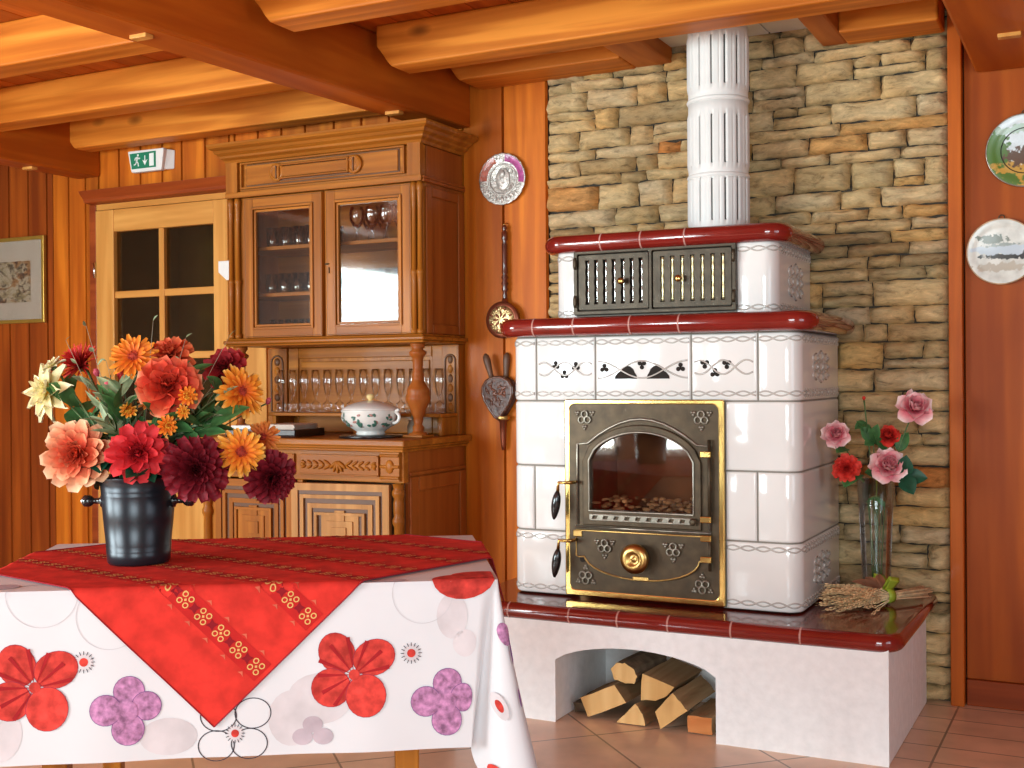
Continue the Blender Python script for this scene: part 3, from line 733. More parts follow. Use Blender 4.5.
for z0, z1, brs in ((.705, .985, (.935, .712)), (.537, .655, (.648, .575))):
    obj('hinge_pin', MB().tube([(-1.246, fy - .022, z0), (-1.246, fy - .022, z1)], .006, 8), M['iron'], fd)
    for z in brs:
        obj('hinge', MB().box(-1.278, -1.240, fy - .030, fy - .012, z - .011, z + .011), M['brass'], fd, bevel=.003)
obj('latch_plate', MB().box(-1.757, -1.722, fy - .020, fy - .008, .628, .652), M['brassd'], fd, bevel=.003)
for z in (.825, .617):
    h = obj('door_handle', MB().tube([(-1.745, fy - .006, z), (-1.748, fy - .055, z), (-1.792, fy - .065, z), (-1.795, fy - .065, z - .03)], .0065, 8), M['brass'], fd)
    obj('grip', MB().tube([(-1.795 - .016 * t, fy - .065, z - .028 - .105 * t) for t in [i / 10 for i in range(11)]], [.005, .010, .0135, .0155, .0165, .0165, .016, .0145, .012, .009, .004], 12), M['black'], h, label='black coiled grip')
obj('spy_hole', MB().lathe([(.011, 0), (.011, .008), (.006, .010), (0, .009)], (-1.722, fy - .007, .548), 12, 0, frame((0, -1, 0))), M['near_black'], fd)

# firewood in the niche
M['bark'] = plain('log_bark', (.13, .085, .05), .9, var=.5, scale=24, bmp=.6)
M['split'] = wood('split_log_side', (.22, .12, .055), (.42, .27, .14), 'y', .8, 0, 26, .2)
M['cut'] = wood('pale_cut_end', (.58, .30, .10), (.82, .53, .23), 'z', .75, 0, 9, .2)
M['cutred'] = wood('reddish_cut_end', (.46, .13, .035), (.62, .24, .08), 'x', .75, 0, 12, .2)
def log(label, pts, y0, ln, tilt, mats, chk=1):
    n = len(pts); cx = sum(p[0] for p in pts) / n; cz = sum(p[1] for p in pts) / n
    rr = random.Random(int(abs(cx) * 1e4)); P = []
    for i in range(n):
        a, b = pts[i], pts[(i + 1) % n]
        for t in (0, .33, .66): P.append((a[0] + (b[0] - a[0]) * t + rr.uniform(-.002, .002), a[1] + (b[1] - a[1]) * t + rr.uniform(-.002, .002)))
    P = [(cx + (x - cx) * .965, max(.002, cz + (z - cz) * .965)) for x, z in P]; m = len(P); vs = []
    for k in range(5):
        t = k / 4
        vs += [(x + tilt[0] * t + (rr.uniform(-.003, .003) if k else 0), y0 + ln * t + (rr.uniform(-.002, .002) if k == 0 else 0), max(.002, z + tilt[1] * t + (rr.uniform(-.002, .002) if k else 0))) for x, z in P]
    mb = MB().add(vs, [(k * m + i, k * m + (i + 1) % m, (k + 1) * m + (i + 1) % m, (k + 1) * m + i) for k in range(4) for i in range(m)], 0)
    mb.add(vs[:m], [tuple(range(m))], 1); mb.add(vs[4 * m:], [tuple(range(m))], 1)
    return obj('firewood_log', mb, mats, None, bevel=.002, label=label, cat='log', group='logs in the niche under the stove bench')
A, Bk, S, C_, CR = 'x', M['bark'], M['split'], M['cut'], M['cutred']
log('cracked square ended log lying tilted at the door side of the niche', [(-1.703, .071), (-1.571, .130), (-1.522, .074), (-1.672, .003)], 3.85, .26, (.015, 0), [S, C_])
log('round knobbly ended log on top of the pile', [(-1.589, .182), (-1.565, .207), (-1.535, .208), (-1.50, .190), (-1.488, .165), (-1.497, .140), (-1.533, .136), (-1.575, .145)], 3.86, .26, (.02, .0), [Bk, C_])
log('wedge shaped split log at the top of the pile, bark side up', [(-1.476, .178), (-1.358, .140), (-1.385, .105), (-1.424, .086), (-1.482, .082)], 3.87, .27, (.012, .0), [S, C_])
log('small triangular split log standing on the floor in the middle', [(-1.488, .080), (-1.462, .045), (-1.452, .003), (-1.563, .003), (-1.53, .035)], 3.84, .25, (.012, 0), [S, C_])
log('big split log leaning on its corner against the pile', [(-1.346, .137), (-1.318, .108), (-1.293, .080), (-1.392, .003), (-1.413, .062)], 3.82, .28, (.01, 0), [S, C_])
log('short reddish squared log on the floor against the niche wall', [(-1.300, .060), (-1.213, .064), (-1.213, .003), (-1.300, .003)], 3.835, .24, (.006, 0), [S, CR])
log('thin dark strip of bark at the foot of the tilted log', [(-1.752, .036), (-1.712, .040), (-1.690, .012), (-1.742, .004)], 3.90, .20, (0, 0), [Bk, Bk])
# ------------------------------------------------------------------ carved buffet
bf = empty('buffet_cabinet', (-3.095, 4.33, 0), label='tall carved oak buffet with two glazed upper doors and turned columns', cat='cabinet')
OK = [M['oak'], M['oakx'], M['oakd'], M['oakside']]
bx0, bx1 = -3.615, -2.575; LY, UYF, BK = 4.075, 4.238, YW - .012
def frame4(q, a, b, c, e, w, y0, y1, wz=None):
    wz = wz or w
    q.box(a, a + w, y0, y1, c, e, 0).box(b - w, b, y0, y1, c, e, 0).box(a + w, b - w, y0, y1, c, c + wz, 1).box(a + w, b - w, y0, y1, e - wz, e, 1)
# lower carcass, open at the front behind the doors
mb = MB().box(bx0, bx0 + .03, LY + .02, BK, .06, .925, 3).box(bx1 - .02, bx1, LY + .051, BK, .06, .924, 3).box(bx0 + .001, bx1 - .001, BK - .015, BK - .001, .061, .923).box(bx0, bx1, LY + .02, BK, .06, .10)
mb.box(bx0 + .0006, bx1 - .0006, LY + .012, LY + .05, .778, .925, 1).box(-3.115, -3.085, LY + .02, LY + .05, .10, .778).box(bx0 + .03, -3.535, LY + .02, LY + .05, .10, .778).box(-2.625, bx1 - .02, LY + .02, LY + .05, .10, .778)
mb.box(bx0 + .03, bx1 - .02, LY + .45, LY + .46, .1, .778, 2)
obj('lower_carcass', mb, OK, bf, bevel=.003)
obj('plinth', MB().box(bx0 - .01, bx1 + .012, LY - .005, BK, .002, .06, 1).box(bx0 - .005, bx1 + .006, LY, BK, .06, .075, 1), OK, bf, bevel=.006)
# framed side panel
mb = MB()
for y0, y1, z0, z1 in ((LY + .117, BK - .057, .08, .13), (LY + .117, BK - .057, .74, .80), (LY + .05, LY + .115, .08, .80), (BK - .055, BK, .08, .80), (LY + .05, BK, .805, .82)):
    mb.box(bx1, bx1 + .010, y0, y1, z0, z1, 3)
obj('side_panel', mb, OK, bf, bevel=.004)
mb = MB()
for o, z0, z1 in ((.022, .905, .917), (.034, .917, .928), (.048, .928, .955)): mb.box(bx0 - o * .8, bx1 + o * .8, LY - o, BK, z0, z1, 1)
obj('countertop', mb, OK, bf, bevel=.005)
# drawers with carved foliage
def carve(x0, x1, y, z, q):
    mb = q; xc = (x0 + x1) / 2
    mb.box(x0, x1, y, y + .02, z - .043, z + .043, 1)
    for e in (1, -1): mb.box(x0 + .004, x1 - .004, y - .004, y, z + e * .040 - .003, z + e * .040 + .003, 1)
    for k in range(5):
        a = (k - 2) * 26; M_ = Matrix.Rotation(R(a), 4, 'Y')
        mb.ell(Vector((xc, y - .004, z + .018)) + M_ @ Vector((0, 0, -.026)), .008, .009, .026, 1, 8, 6, M_)
    for e in (1, -1):
        for k in range(5):
            px = xc + e * (.055 + k * .030); h = .026 - k * .0025
            for s in (1, -1):
                M_ = Matrix.Rotation(R(e * (58 if s > 0 else 118)), 4, 'Y')
                mb.ell((px, y - .002, z + s * .010), .006, .008, h * .8, 1, 8, 6, M_)
        mb.ell((xc + e * (x1 - x0) * .455, y - .003, z), .010, .008, .010, 1, 10, 6)
    return mb
for x0, x1 in ((-3.515, -3.115), (-3.085, -2.69)):
    obj('drawer', carve(x0, x1, LY, .845, MB()), OK, bf, bevel=.002)
for x in (-3.575, -2.632):
    m_ = MB().box(x - .045, x + .045, LY - .004, LY + .03, .785, .905, 1)
    for z in (.80, .845, .89): m_.tube([(x - .045, LY - .006, z), (x + .045, LY - .006, z)], .007, 8, 1)
    m_.ell((x, LY - .006, .845), .02, .010, .028, 1)
    obj('corner_block', m_, OK, bf, bevel=.003)
# lower doors with stepped diamond-cut frames
def lower_door(x0, x1, z0, z1, y):
    q = MB().box(x0, x1, y, y + .022, z0, z1, 1)
    def ring(i, w, d):
        frame4(q, x0 + i, x1 - i, z0 + i * 1.1, z1 - i * 1.1, w, y - d, y + .002)
    ring(0, .030, .008); ring(.042, .016, .012); ring(.075, .020, .007); ring(.108, .012, .014)
    xc = (x0 + x1) / 2; zc = (z0 + z1) / 2; hw = (x1 - x0) / 2
    for e in (1, -1):
        q.box(xc - .022, xc + .022, y - .010, y, zc + e * (z1 - z0) * .5 - .11 - (.05 if e > 0 else -.17), zc + e * (z1 - z0) * .5 - .06 - (.05 if e > 0 else -.17), 0)
        for w, h, d in ((.085, .075, .006), (.06, .05, .012), (.032, .025, .018)):
            zz = zc + e * .13; q.box(xc - w, xc + w, y - d, y, zz - h, zz + h, 0)
    q.box(x0 + .03, x1 - .03, y - .001, y, z0 + .03, z1 - .03, 2)
    return q
obj('lower_door', lower_door(-3.533, -3.118, .105, .772, LY - .004), OK, bf, bevel=.003)
piv = Matrix.Translation((-2.632, LY, 0)) @ Matrix.Rotation(R(8), 4, 'Z') @ Matrix.Translation((2.632, -LY, 0))
d = lower_door(-3.080, -2.634, .105, .772, LY - .004); d.v = [tuple(piv @ Vector(p)) for p in d.v]
obj('lower_door', d, [M['oakl'], M['oakl'], M['oakd']], bf, bevel=.003, label='paler lower door standing ajar')
def col(x, y, prof): return MB().lathe(prof, (x, y, 0), 24)
for x in (-3.598, -2.602):
    obj('half_column', col(x, LY + .012, [(.024, .08), (.024, .12), (.018, .13), (.022, .15), (.017, .17), (.021, .40), (.018, .60), (.025, .615), (.025, .63), (.018, .645), (.021, .66), (.021, .70), (.017, .715), (.026, .73), (.026, .745), (.019, .755), (.024, .775)]), OK, bf)
# niche: back panel, carved pilasters, turned columns, glass shelf
mb = MB().box(-3.52, -2.66, BK - .02, BK, .955, 1.35)
for a, b, c, e in ((-3.512, -3.455, .956, 1.35), (-2.72, -2.665, .956, 1.35), (-3.454, -2.721, 1.30, 1.349), (-3.454, -2.721, .956, 1.05)): mb.box(a, b, BK - .03, BK - .02, c, e, 1)
mb.box(-3.44, -2.735, BK - .026, BK - .018, 1.065, 1.285, 1)
obj('back_panel', mb, OK, bf, bevel=.005)
for x0, x1 in ((-3.626, -3.514), (-2.663, -2.578)):
    q = MB().box(x0, x1, BK - .04, BK, .955, 1.35); xc = (x0 + x1) / 2; w = (x1 - x0) * .30
    q.tube([(xc - w, BK - .042, 1.05), (xc - w, BK - .042, 1.28)] + [(xc + w * cos(R(a)), BK - .042, 1.28 + w * sin(R(a))) for a in range(165, 0, -15)] + [(xc + w, BK - .042, 1.28), (xc + w, BK - .042, 1.05)], .005, 6, 2, closed=True)
    for k in range(6): q.ell((xc, BK - .040, 1.075 + k * .042), w * .55, .008, .019, 2 if k % 2 else 0, 8, 6)
    obj('carved_pilaster', q, OK, bf, bevel=.004)
urn = [(.040, .955), (.040, .972), (.026, .976), (.022, .984), (.024, 1.0), (.017, 1.008), (.022, 1.04), (.030, 1.055), (.030, 1.062), (.040, 1.085), (.052, 1.11), (.053, 1.125), (.046, 1.14), (.050, 1.15), (.044, 1.163), (.026, 1.19), (.023, 1.21), (.026, 1.215), (.021, 1.23), (.022, 1.28), (.027, 1.295), (.037, 1.305), (.037, 1.315), (.022, 1.325), (.032, 1.340), (.032, 1.352)]
for x in (-3.57, -2.625):
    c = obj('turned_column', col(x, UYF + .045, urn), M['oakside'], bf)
    obj('column_base', MB().box(x - .048, x + .048, UYF - .003, UYF + .093, .9555, .966, 1), OK, c, bevel=.003)
q = MB().box(-3.51, -2.585, 4.40, BK - .02, 1.035, 1.050, 1)
for x in (-3.49, -3.04, -2.60): q.box(x - .01, x + .01, 4.42, BK - .02, .955, 1.035)
obj('niche_shelf', q, OK, bf, bevel=.003)
# upper case
mb = MB()
for o, z0, z1 in ((.018, 1.352, 1.362), (.030, 1.362, 1.378), (.012, 1.378, 1.388)): mb.box(bx0 + .012 - o * .2, bx1 + o * .8, UYF - o, BK, z0, z1, 1)
obj('bottom_moulding', mb, OK, bf, bevel=.005)
mb = MB().box(-3.605, -3.58, UYF + .0465, BK - .0005, 1.385, 2.178, 3).box(-2.595, bx1, UYF + .0465, BK - .0005, 1.385, 2.178, 3).box(-3.604, bx1 - .001, BK - .012, BK, 1.3855, 2.177, 1).box(-3.6045, bx1 - .0007, UYF + .0205, BK - .001, 2.02, 2.04, 1)
mb.box(-3.6044, bx1 - .0006, UYF + .012, UYF + .04, 2.0405, 2.177, 1).box(-3.605, -3.505, UYF + .016, UYF + .045, 1.385, 2.02).box(-2.622, bx1, UYF + .016, UYF + .045, 1.385, 2.02).box(-3.077, -3.058, UYF + .016, UYF + .045, 1.385, 2.02)
obj('upper_carcass', mb, OK, bf, bevel=.003)
for z in (1.585, 1.795): obj('inner_shelf', MB().box(-3.58, -2.595, UYF + .06, BK - .012, z - .010, z + .008, 1), OK, bf, bevel=.003)
mb = MB()
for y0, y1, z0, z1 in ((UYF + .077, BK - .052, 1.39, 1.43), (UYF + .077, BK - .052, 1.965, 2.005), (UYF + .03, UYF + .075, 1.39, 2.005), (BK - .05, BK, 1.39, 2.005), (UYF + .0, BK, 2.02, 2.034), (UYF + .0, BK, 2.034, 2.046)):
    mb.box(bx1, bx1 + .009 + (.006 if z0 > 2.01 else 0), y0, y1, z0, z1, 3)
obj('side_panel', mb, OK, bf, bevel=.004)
# frieze with a cartouche
mb = MB().box(-3.605, bx1 + .006, UYF - .012, UYF + .02, 2.022, 2.046, 1)
for a, b in ((-3.605, -3.54), (-2.64, bx1)): mb.box(a, b, UYF - .006, UYF + .02, 2.046, 2.20)
def fr(x0, x1, z0, z1, w, d): frame4(mb, x0, x1, z0, z1, w, UYF - d, UYF + .013)
fr(-3.525, -2.655, 2.060, 2.178, .008, .004); mb.box(-3.49, -2.69, UYF + .002, UYF + .014, 2.075, 2.163, 1)
mb.box(-3.310, -2.920, UYF + .0005, UYF + .006, 2.080, 2.157, 2).box(-3.292, -2.938, UYF - .012, UYF + .01, 2.096, 2.141, 1); frame4(mb, -3.302, -2.928, 2.086, 2.151, .007, UYF - .020, UYF + .008)
mb.box(-3.496, -2.684, UYF + .008, UYF + .0118, 2.069, 2.169, 2)
for xc in (-3.315, -2.905):
    mb.lathe([(.040, 0), (.040, .010), (.030, .014), (.026, .010), (.012, .012), (0, .012)], (xc, UYF, 2.119), 20, 0, frame((0, -1, 0)))
    mb.box(xc - .003, xc + .003, UYF - .016, UYF - .008, 2.09, 2.148, 2)
obj('frieze', mb, OK, bf, bevel=.003)
mb = MB()
steps = [(.004, 2.180), (.012, 2.192), (.030, 2.200), (.034, 2.210), (.055, 2.219), (.062, 2.230), (.085, 2.238), (.092, 2.248), (.092, 2.257)]
def rg(o, z): return [(-3.605 - o * .42, BK, z), (-3.605 - o * .42, UYF - o, z), (bx1 + o * .9, UYF - o, z), (bx1 + o * .9, BK, z)]
vs_ = [p for o, z in steps for p in rg(o, z)]
mb.add(vs_, [(i * 4 + j, i * 4 + (j + 1) % 4, (i + 1) * 4 + (j + 1) % 4, (i + 1) * 4 + j) for i in range(len(steps) - 1) for j in range(4)] + [tuple(range(4))[::-1], tuple(range(len(vs_) - 4, len(vs_)))], 1)
obj('cornice', mb, OK, bf, bevel=.002)
# glazed doors
def up_door(x0, x1, lab, lock):
    z0, z1, w = 1.390, 2.016, .050
    q = MB()
    for a, b, c, e, m_ in ((x0, x0 + w, z0, z1, 0), (x1 - w, x1, z0, z1, 0), (x0 + w, x1 - w, z0, z0 + w - .008, 1), (x0 + w, x1 - w, z1 - w, z1, 1)): q.box(a, b, UYF - .004, UYF + .022, c, e, m_)
    for i, d in ((w - .006, .004), (w + .006, -.004)):
        frame4(q, x0 + i, x1 - i, z0 + i - .008, z1 - i, .010, UYF - .008 - d, UYF + .012)
    for i in (.004, w - .010):
        q2 = MB(); frame4(q2, x0 + i, x1 - i, z0 + i, z1 - i, .003, UYF - .0046, UYF); q.add(q2.v, q2.f, 2)
    d = obj('upper_door', q, OK, bf, bevel=.0025, label=lab)
    obj('glass_pane', MB().box(x0 + w + .002, x1 - w - .002, UYF + .006, UYF + .009, z0 + w - .006, z1 - w - .002), M['pane'], d)
    if lock: obj('keyhole', MB().ell((x0 + .006, UYF - .006, 1.70), .014, .004, .004, 0, 8, 6).tube([(x0 + .018, UYF - .006, 1.66), (x0 + .018, UYF - .006, 1.685)], .003, 6), M['iron'], d)
up_door(-3.503, -3.078, 'upper glazed door at the door side', False); up_door(-3.056, -2.624, 'upper glazed door reflecting a window', True)
def stick(x, y):
    P = [(.011, 1.388), (.015, 1.392), (.015, 1.405), (.010, 1.41), (.012, 1.60), (.0135, 1.635), (.016, 1.64), (.016, 1.652), (.0115, 1.657), (.0095, 1.90), (.013, 1.985), (.015, 1.99), (.015, 2.005), (.012, 2.02)]
    return MB().lathe(P, (x, y, 0), 12)
for x in (-3.585, -3.545, -2.612, -2.583): obj('colonnette', stick(x, UYF + (.004 if x < -3 else .002)), OK, bf)

# ------------------------------------------------------------------ glasses, things on the buffet
def glass_mesh(kind):
    P = {'tumbler': [(0, .004), (.026, .002), (.029, .01), (.033, .085), (.0315, .085), (.027, .014), (0, .012)],
         'goblet': [(0, .001), (.030, .001), (.030, .004), (.006, .010), (.0045, .055), (.018, .068), (.033, .095), (.034, .125), (.030, .15), (.0288, .15), (.0325, .125), (.031, .096), (.016, .071), (0, .067)],
         'flute': [(0, .001), (.024, .001), (.0245, .008), (.018, .020), (.023, .032), (.022, .042), (.006, .052), (.005, .066), (.012, .085), (.0185, .115), (.0205, .15), (.019, .195), (.0178, .195), (.0192, .15), (.0172, .116), (.010, .086), (0, .075)]}[kind]
    return MB().lathe(P, (0, 0, 0), 16).mesh('drinking_glass', M['flute' if kind == 'flute' else 'drink'])
GM = {k: glass_mesh(k) for k in ('tumbler', 'goblet', 'flute')}
def put(kind, x, y, z, label, group, flip=False):
    o = bpy.data.objects.new({'tumbler': 'tumbler', 'goblet': 'wine_glass', 'flute': 'stem_glass'}[kind], GM[kind])
    link(o, None, Matrix.Translation((x, y, z)) @ (Matrix.Rotation(pi, 4, 'X') if flip else Matrix.Identity(4))); tag(o, label, 'glass', group)
for i in range(14): put('flute', -3.475 + i * .0655, 4.455, 1.0505, 'stem glass with a heavy foot in the row on the niche shelf of the buffet', 'stem glasses on the niche shelf')
rnd = random.Random(5)
def row(kind, xs, ys, z, label, group):
    for y in ys:
        for x in xs: put(kind, x + rnd.uniform(-.004, .004), y + rnd.uniform(-.004, .004), z, label, group)
row('tumbler', [-3.43 + .074 * i for i in range(5)], (4.345, 4.425), 1.804, 'tumbler on the top shelf behind the glazed door nearest the room door', 'tumblers on the top shelf, door side')
row('tumbler', [-3.43 + .074 * i for i in range(5)], (4.34, 4.415, 4.49), 1.594, 'tumbler on the middle shelf behind the glazed door nearest the room door', 'tumblers on the middle shelf, door side')
row('tumbler', [-3.42 + .08 * i for i in range(4)], (4.36,), 1.3885, 'tumbler on the bottom of the case behind the glazed door nearest the room door', 'tumblers on the case bottom, door side')
row('goblet', [-2.98 + .078 * i for i in range(5)], (4.36, 4.46), 1.804, 'wine glass on the top shelf behind the reflecting glazed door', 'wine glasses on the top shelf, stove side')
row('tumbler', [-2.98 + .076 * i for i in range(5)], (4.35, 4.44), 1.594, 'tumbler on the middle shelf behind the reflecting glazed door', 'tumblers on the middle shelf, stove side')
row('goblet', [-2.98 + .078 * i for i in range(5)], (4.38,), 1.3885, 'wine glass on the case bottom behind the reflecting glazed door', 'wine glasses on the case bottom, stove side')

CT = .956
# tureen
M['china'] = plain('white_china', (.78, .77, .73), .15, coat=.4, var=.03, tint=False)
M['chinagreen'] = plain('green_painted_sprig', (.05, .15, .11), .3, var=.4, scale=60)
M['chinapink'] = plain('faded_rose_paint', (.42, .20, .17), .3, var=.3, scale=60)
tx, ty = -2.812, 4.205
tr = empty('soup_tureen', (tx, ty, CT + .010), label='white china soup tureen with green flower sprigs, on the buffet top', cat='tureen')
P = [(.058, .0), (.062, .006), (.058, .014), (.070, .022), (.100, .042), (.117, .066), (.122, .088), (.121, .098), (.126, .103), (.122, .107), (.112, .103), (.106, .08), (.0, .03)]
body = obj('bowl', MB().lathe(P, (tx, ty, CT + .010), 40), M['china'], tr)
def rbowl(z): 
    for a, b in zip(P[3:8], P[4:9]):
        if a[1] <= z <= b[1]: return a[0] + (b[0] - a[0]) * (z - a[1]) / (b[1] - a[1])
    return .12
q = MB(); rnd = random.Random(9)
for k in range(9):
    a0 = -150 + k * 33
    for j in range(9):
        a = R(a0 + rnd.uniform(-9, 9)); z = .062 + rnd.uniform(-.022, .026); r_ = rbowl(z) + .0006
        Mx = frame((cos(a), sin(a), .25 if z > .07 else -.4))
        q.ell((tx + r_ * cos(a), ty + r_ * sin(a), CT + .010 + z), (.005 + .004 * rnd.random()) * 1.5, .0065, .0012, 1 if j < 2 else 0, 7, 4, Mx @ Matrix.Rotation(rnd.uniform(0, 3), 3, 'Z'))
obj('painted_pattern', q, [M['chinagreen'], M['chinapink']], body)
for e in (1, -1):
    obj('handle', MB().tube([(tx + e * (.112 + .03 * sin(R(a))), ty, CT + .010 + .075 - .024 * cos(R(a))) for a in range(0, 181, 15)] + [(tx + e * .128, ty, CT + .112), (tx + e * .142, ty, CT + .118)], .007, 8), M['china'], tr)
ld = obj('lid', MB().lathe([(.122, .106), (.118, .112), (.10, .123), (.07, .134), (.04, .141), (.018, .144), (0, .145)], (tx, ty, CT + .010), 40), M['china'], tr)
obj('knob', MB().lathe([(.010, .143), (.008, .148), (.016, .155), (.018, .163), (.012, .171), (0, .173)], (tx, ty, CT + .010), 14), plain('cream_knob', (.78, .60, .25), .2, coat=.3), ld, label='yellowish knob')
obj('trivet', MB().lathe([(.13, 0), (.135, .004), (.13, .009), (0, .009)], (tx, ty, CT), 32), M['black'], None, label='dark round mat under the soup tureen', cat='mat')
# tray with folded napkins
ta = R(6); TM = Matrix.Translation((-3.285, 4.17, CT)) @ Matrix.Rotation(ta, 4, 'Z')
q = MB().box(-.185, .165, -.11, .14, 0, .006)
for a, b, c, e in ((-.185, .165, -.11, -.102), (-.185, .165, .132, .14), (-.185, -.177, -.11, .14), (.157, .165, -.11, .14)): q.box(a, b, c, e, .006, .032)
obj('serving_tray', q, plain('dark_brown_tray', (.03, .014, .010), .35), None, TM, bevel=.003, label='dark brown wooden tray of napkins on the buffet top', cat='tray')
def stack(name, x0, x1, y0, y1, n, mt, label, th=.0052, zb=.0065):
    q = MB(); rr = random.Random(n)
    for k in range(n):
        dx, dy = rr.uniform(-.003, .003), rr.uniform(-.003, .003)
        z = zb + k * th; prof = [(x0 + dx, z), (x1 + dx - .004, z), (x1 + dx, z + th / 2), (x1 + dx - .004, z + th * .96), (x0 + dx, z + th * .96)]
        q.hexa([(x, y0 + dy, z_) for x, z_ in prof], [(x, y1 + dy, z_) for x, z_ in prof])
    return obj(name, q, mt, None, TM, bevel=.001, label=label, cat='napkin')
stack('folded_napkin', -.165, -.02, -.09, .06, 8, M['white'], 'white folded napkins on the tray, end next to the flowers')
stack('folded_napkin', -.012, .148, -.085, .11, 9, plain('greige_napkin', (.62, .54, .46), .8, var=.08), 'beige grey folded napkins on the tray, end next to the tureen')
# dark dried posy at the end of the niche
dp = empty('dried_posy', (-2.70, 4.36, CT), label='small dark posy of dried stems in the far corner of the niche', cat='dried flowers')
obj('pot', MB().lathe([(.014, 0), (.022, .01), (.024, .04), (.016, .06), (.018, .066), (0, .06)], (-2.70, 4.36, CT), 14), plain('stoneware', (.30, .23, .16), .6), dp)
q = MB(); rnd = random.Random(2)
for k in range(16):
    a = rnd.uniform(0, 6.28); r_ = rnd.uniform(.002, .018); top = Vector((-2.70 + r_ * cos(a), 4.36 + r_ * sin(a), CT + rnd.uniform(.14, .23)))
    q.tube([(-2.70, 4.36, CT + .05), top], .0012, 5, 0); q.ell(top, .006, .006, .022, 1, 6, 5, tint=rnd.uniform(-.3, .3))
obj('dried_stems', q, [M['twig'], plain('dried_heads', (.10, .05, .035), .9, var=.4)], dp)
# light switch on the wall behind the niche
ls = empty('light_switch', (-3.752, YW, 1.18), label='square light switch with a white rocker on the wall behind the buffet', cat='light switch')
obj('plate', MB().box(-3.795, -3.712, YW - .032, YW - .0225, 1.137, 1.222), plain('grey_plate', (.33, .30, .25), .4), ls, bevel=.003)
obj('rocker', MB().box(-3.783, -3.724, YW - .036, YW - .0325, 1.149, 1.210), M['white'], ls, bevel=.002)

# ------------------------------------------------------------------ things on the walls
FW = YW                                             # face of the planks
# exit sign: wedge shaped housing with a green running-man panel
es = empty('exit_sign', (-4.38, FW, 2.315), label='white emergency exit sign with a green running man panel above the door', cat='exit sign')
xa, xb, za, zb_ = -4.50, -4.245, 2.262, 2.372
SW = Matrix.Translation((xa - .005, FW - .040, 2.316))       # face turned towards the room
def S(x, y, z): return tuple(SW @ Vector((x * .93, y - .020, z)))
wd = .255
q = MB().plate([[(0, .052), (.006, .056), (wd, .054), (wd + .004, .048), (wd - .012, -.050), (wd - .02, -.055), (.032, -.055), (.024, -.050)]], (), .03, .005, lambda x, y, z: S(x, z + .015, y))
obj('housing', q, M['white'], es)
q = MB().hexa([S(wd - .03, .02, -.05), S(wd - .012, .02, -.05), (xb + .0, FW - .002, 2.27), (xb - .1, FW - .002, 2.27)], [S(wd - .03, .02, .052), S(wd, .02, .052), (xb + .005, FW - .002, 2.365), (xb - .1, FW - .002, 2.365)])
q.hexa([S(.03, .028, -.048), S(wd - .02, .028, -.048), (xb - .02, FW - .001, 2.275), (xa + .03, FW - .001, 2.275)], [S(.01, .028, .048), S(wd - .02, .028, .048), (xb - .02, FW - .001, 2.362), (xa + .02, FW - .001, 2.362)])
obj('wall_box', q, M['white'], es, bevel=.004)
def flat(pts, d): return MB().plate([pts], (), .0016, 0, lambda x, y, z: S(x, -d + z, y))
pn = obj('green_panel', flat([(.016, .041), (.205, .043), (.205, -.038), (.032, -.038)], .001), plain('safety_green', (.012, .20, .105), .35, var=.05), es)
pw = plain('sign_white', (.82, .86, .82), .4, var=.02)
q = MB()
def add(pts, d=.0025): q.plate([pts], (), .0012, 0, lambda x, y, z: S(x, -d + z, y))
def cap(a, b, w):                                    # a limb of the pictogram
    a, b = Vector(a), Vector(b); n = (b - a).normalized().orthogonal() * w / 2
    add([tuple(a + n), tuple(b + n), tuple(b - n), tuple(a - n)])
mx, mz = .072, .004
add(arc(mx + .006, mz + .026, .0058, 0, 345, 14)); cap((mx + .003, mz + .018), (mx - .004, mz - .004), .010)
for a, b in (((-.001, .016), (-.013, .012)), ((-.013, .012), (-.017, .001)), ((.004, .016), (.013, .007)), ((.013, .007), (.021, .011)), ((-.004, -.002), (.006, -.014)), ((.006, -.014), (.010, -.031)), ((-.004, -.002), (-.010, -.018)), ((-.010, -.018), (-.024, -.022))): cap((mx + a[0], mz + a[1]), (mx + b[0], mz + b[1]), .0062)
cap((.128, .026), (.128, -.004), .006); add([(.110, .004), (.128, -.004), (.146, .004), (.128, -.024)])
obj('running_man', q, pw, es); q = MB(); add([(.160, .032), (.192, .034), (.192, -.030), (.160, -.031)]); obj('door_symbol', q, pw, es)

# framed picture
pf = empty('framed_picture', (-5.48, FW + .03, 1.76), label='gold framed print with a wide cream mat on the shaded planks', cat='picture')
y = FW + .03; px0, px1, pz0, pz1 = -5.77, -5.195, 1.523, 1.996
obj('frame', MB().plate([[(px0, pz0), (px1, pz0), (px1, pz1), (px0, pz1)]], [[(px0 + .02, pz0 + .02), (px1 - .02, pz0 + .02), (px1 - .02, pz1 - .02), (px0 + .02, pz1 - .02)]], .022, .003, FRONT(y - .008)), plain('gold_frame', (.55, .33, .06), .3, metal=.6), pf)
obj('mat_board', MB().plate([[(px0 + .018, pz0 + .018), (px1 - .018, pz0 + .018), (px1 - .018, pz1 - .018), (px0 + .018, pz1 - .018)]], [[(px0 + .115, pz0 + .115), (px1 - .115, pz0 + .115), (px1 - .115, pz1 - .13), (px0 + .115, pz1 - .13)]], .003, 0, FRONT(y - .004)), plain('cream_mat', (.62, .52, .40), .8, var=.03), pf)
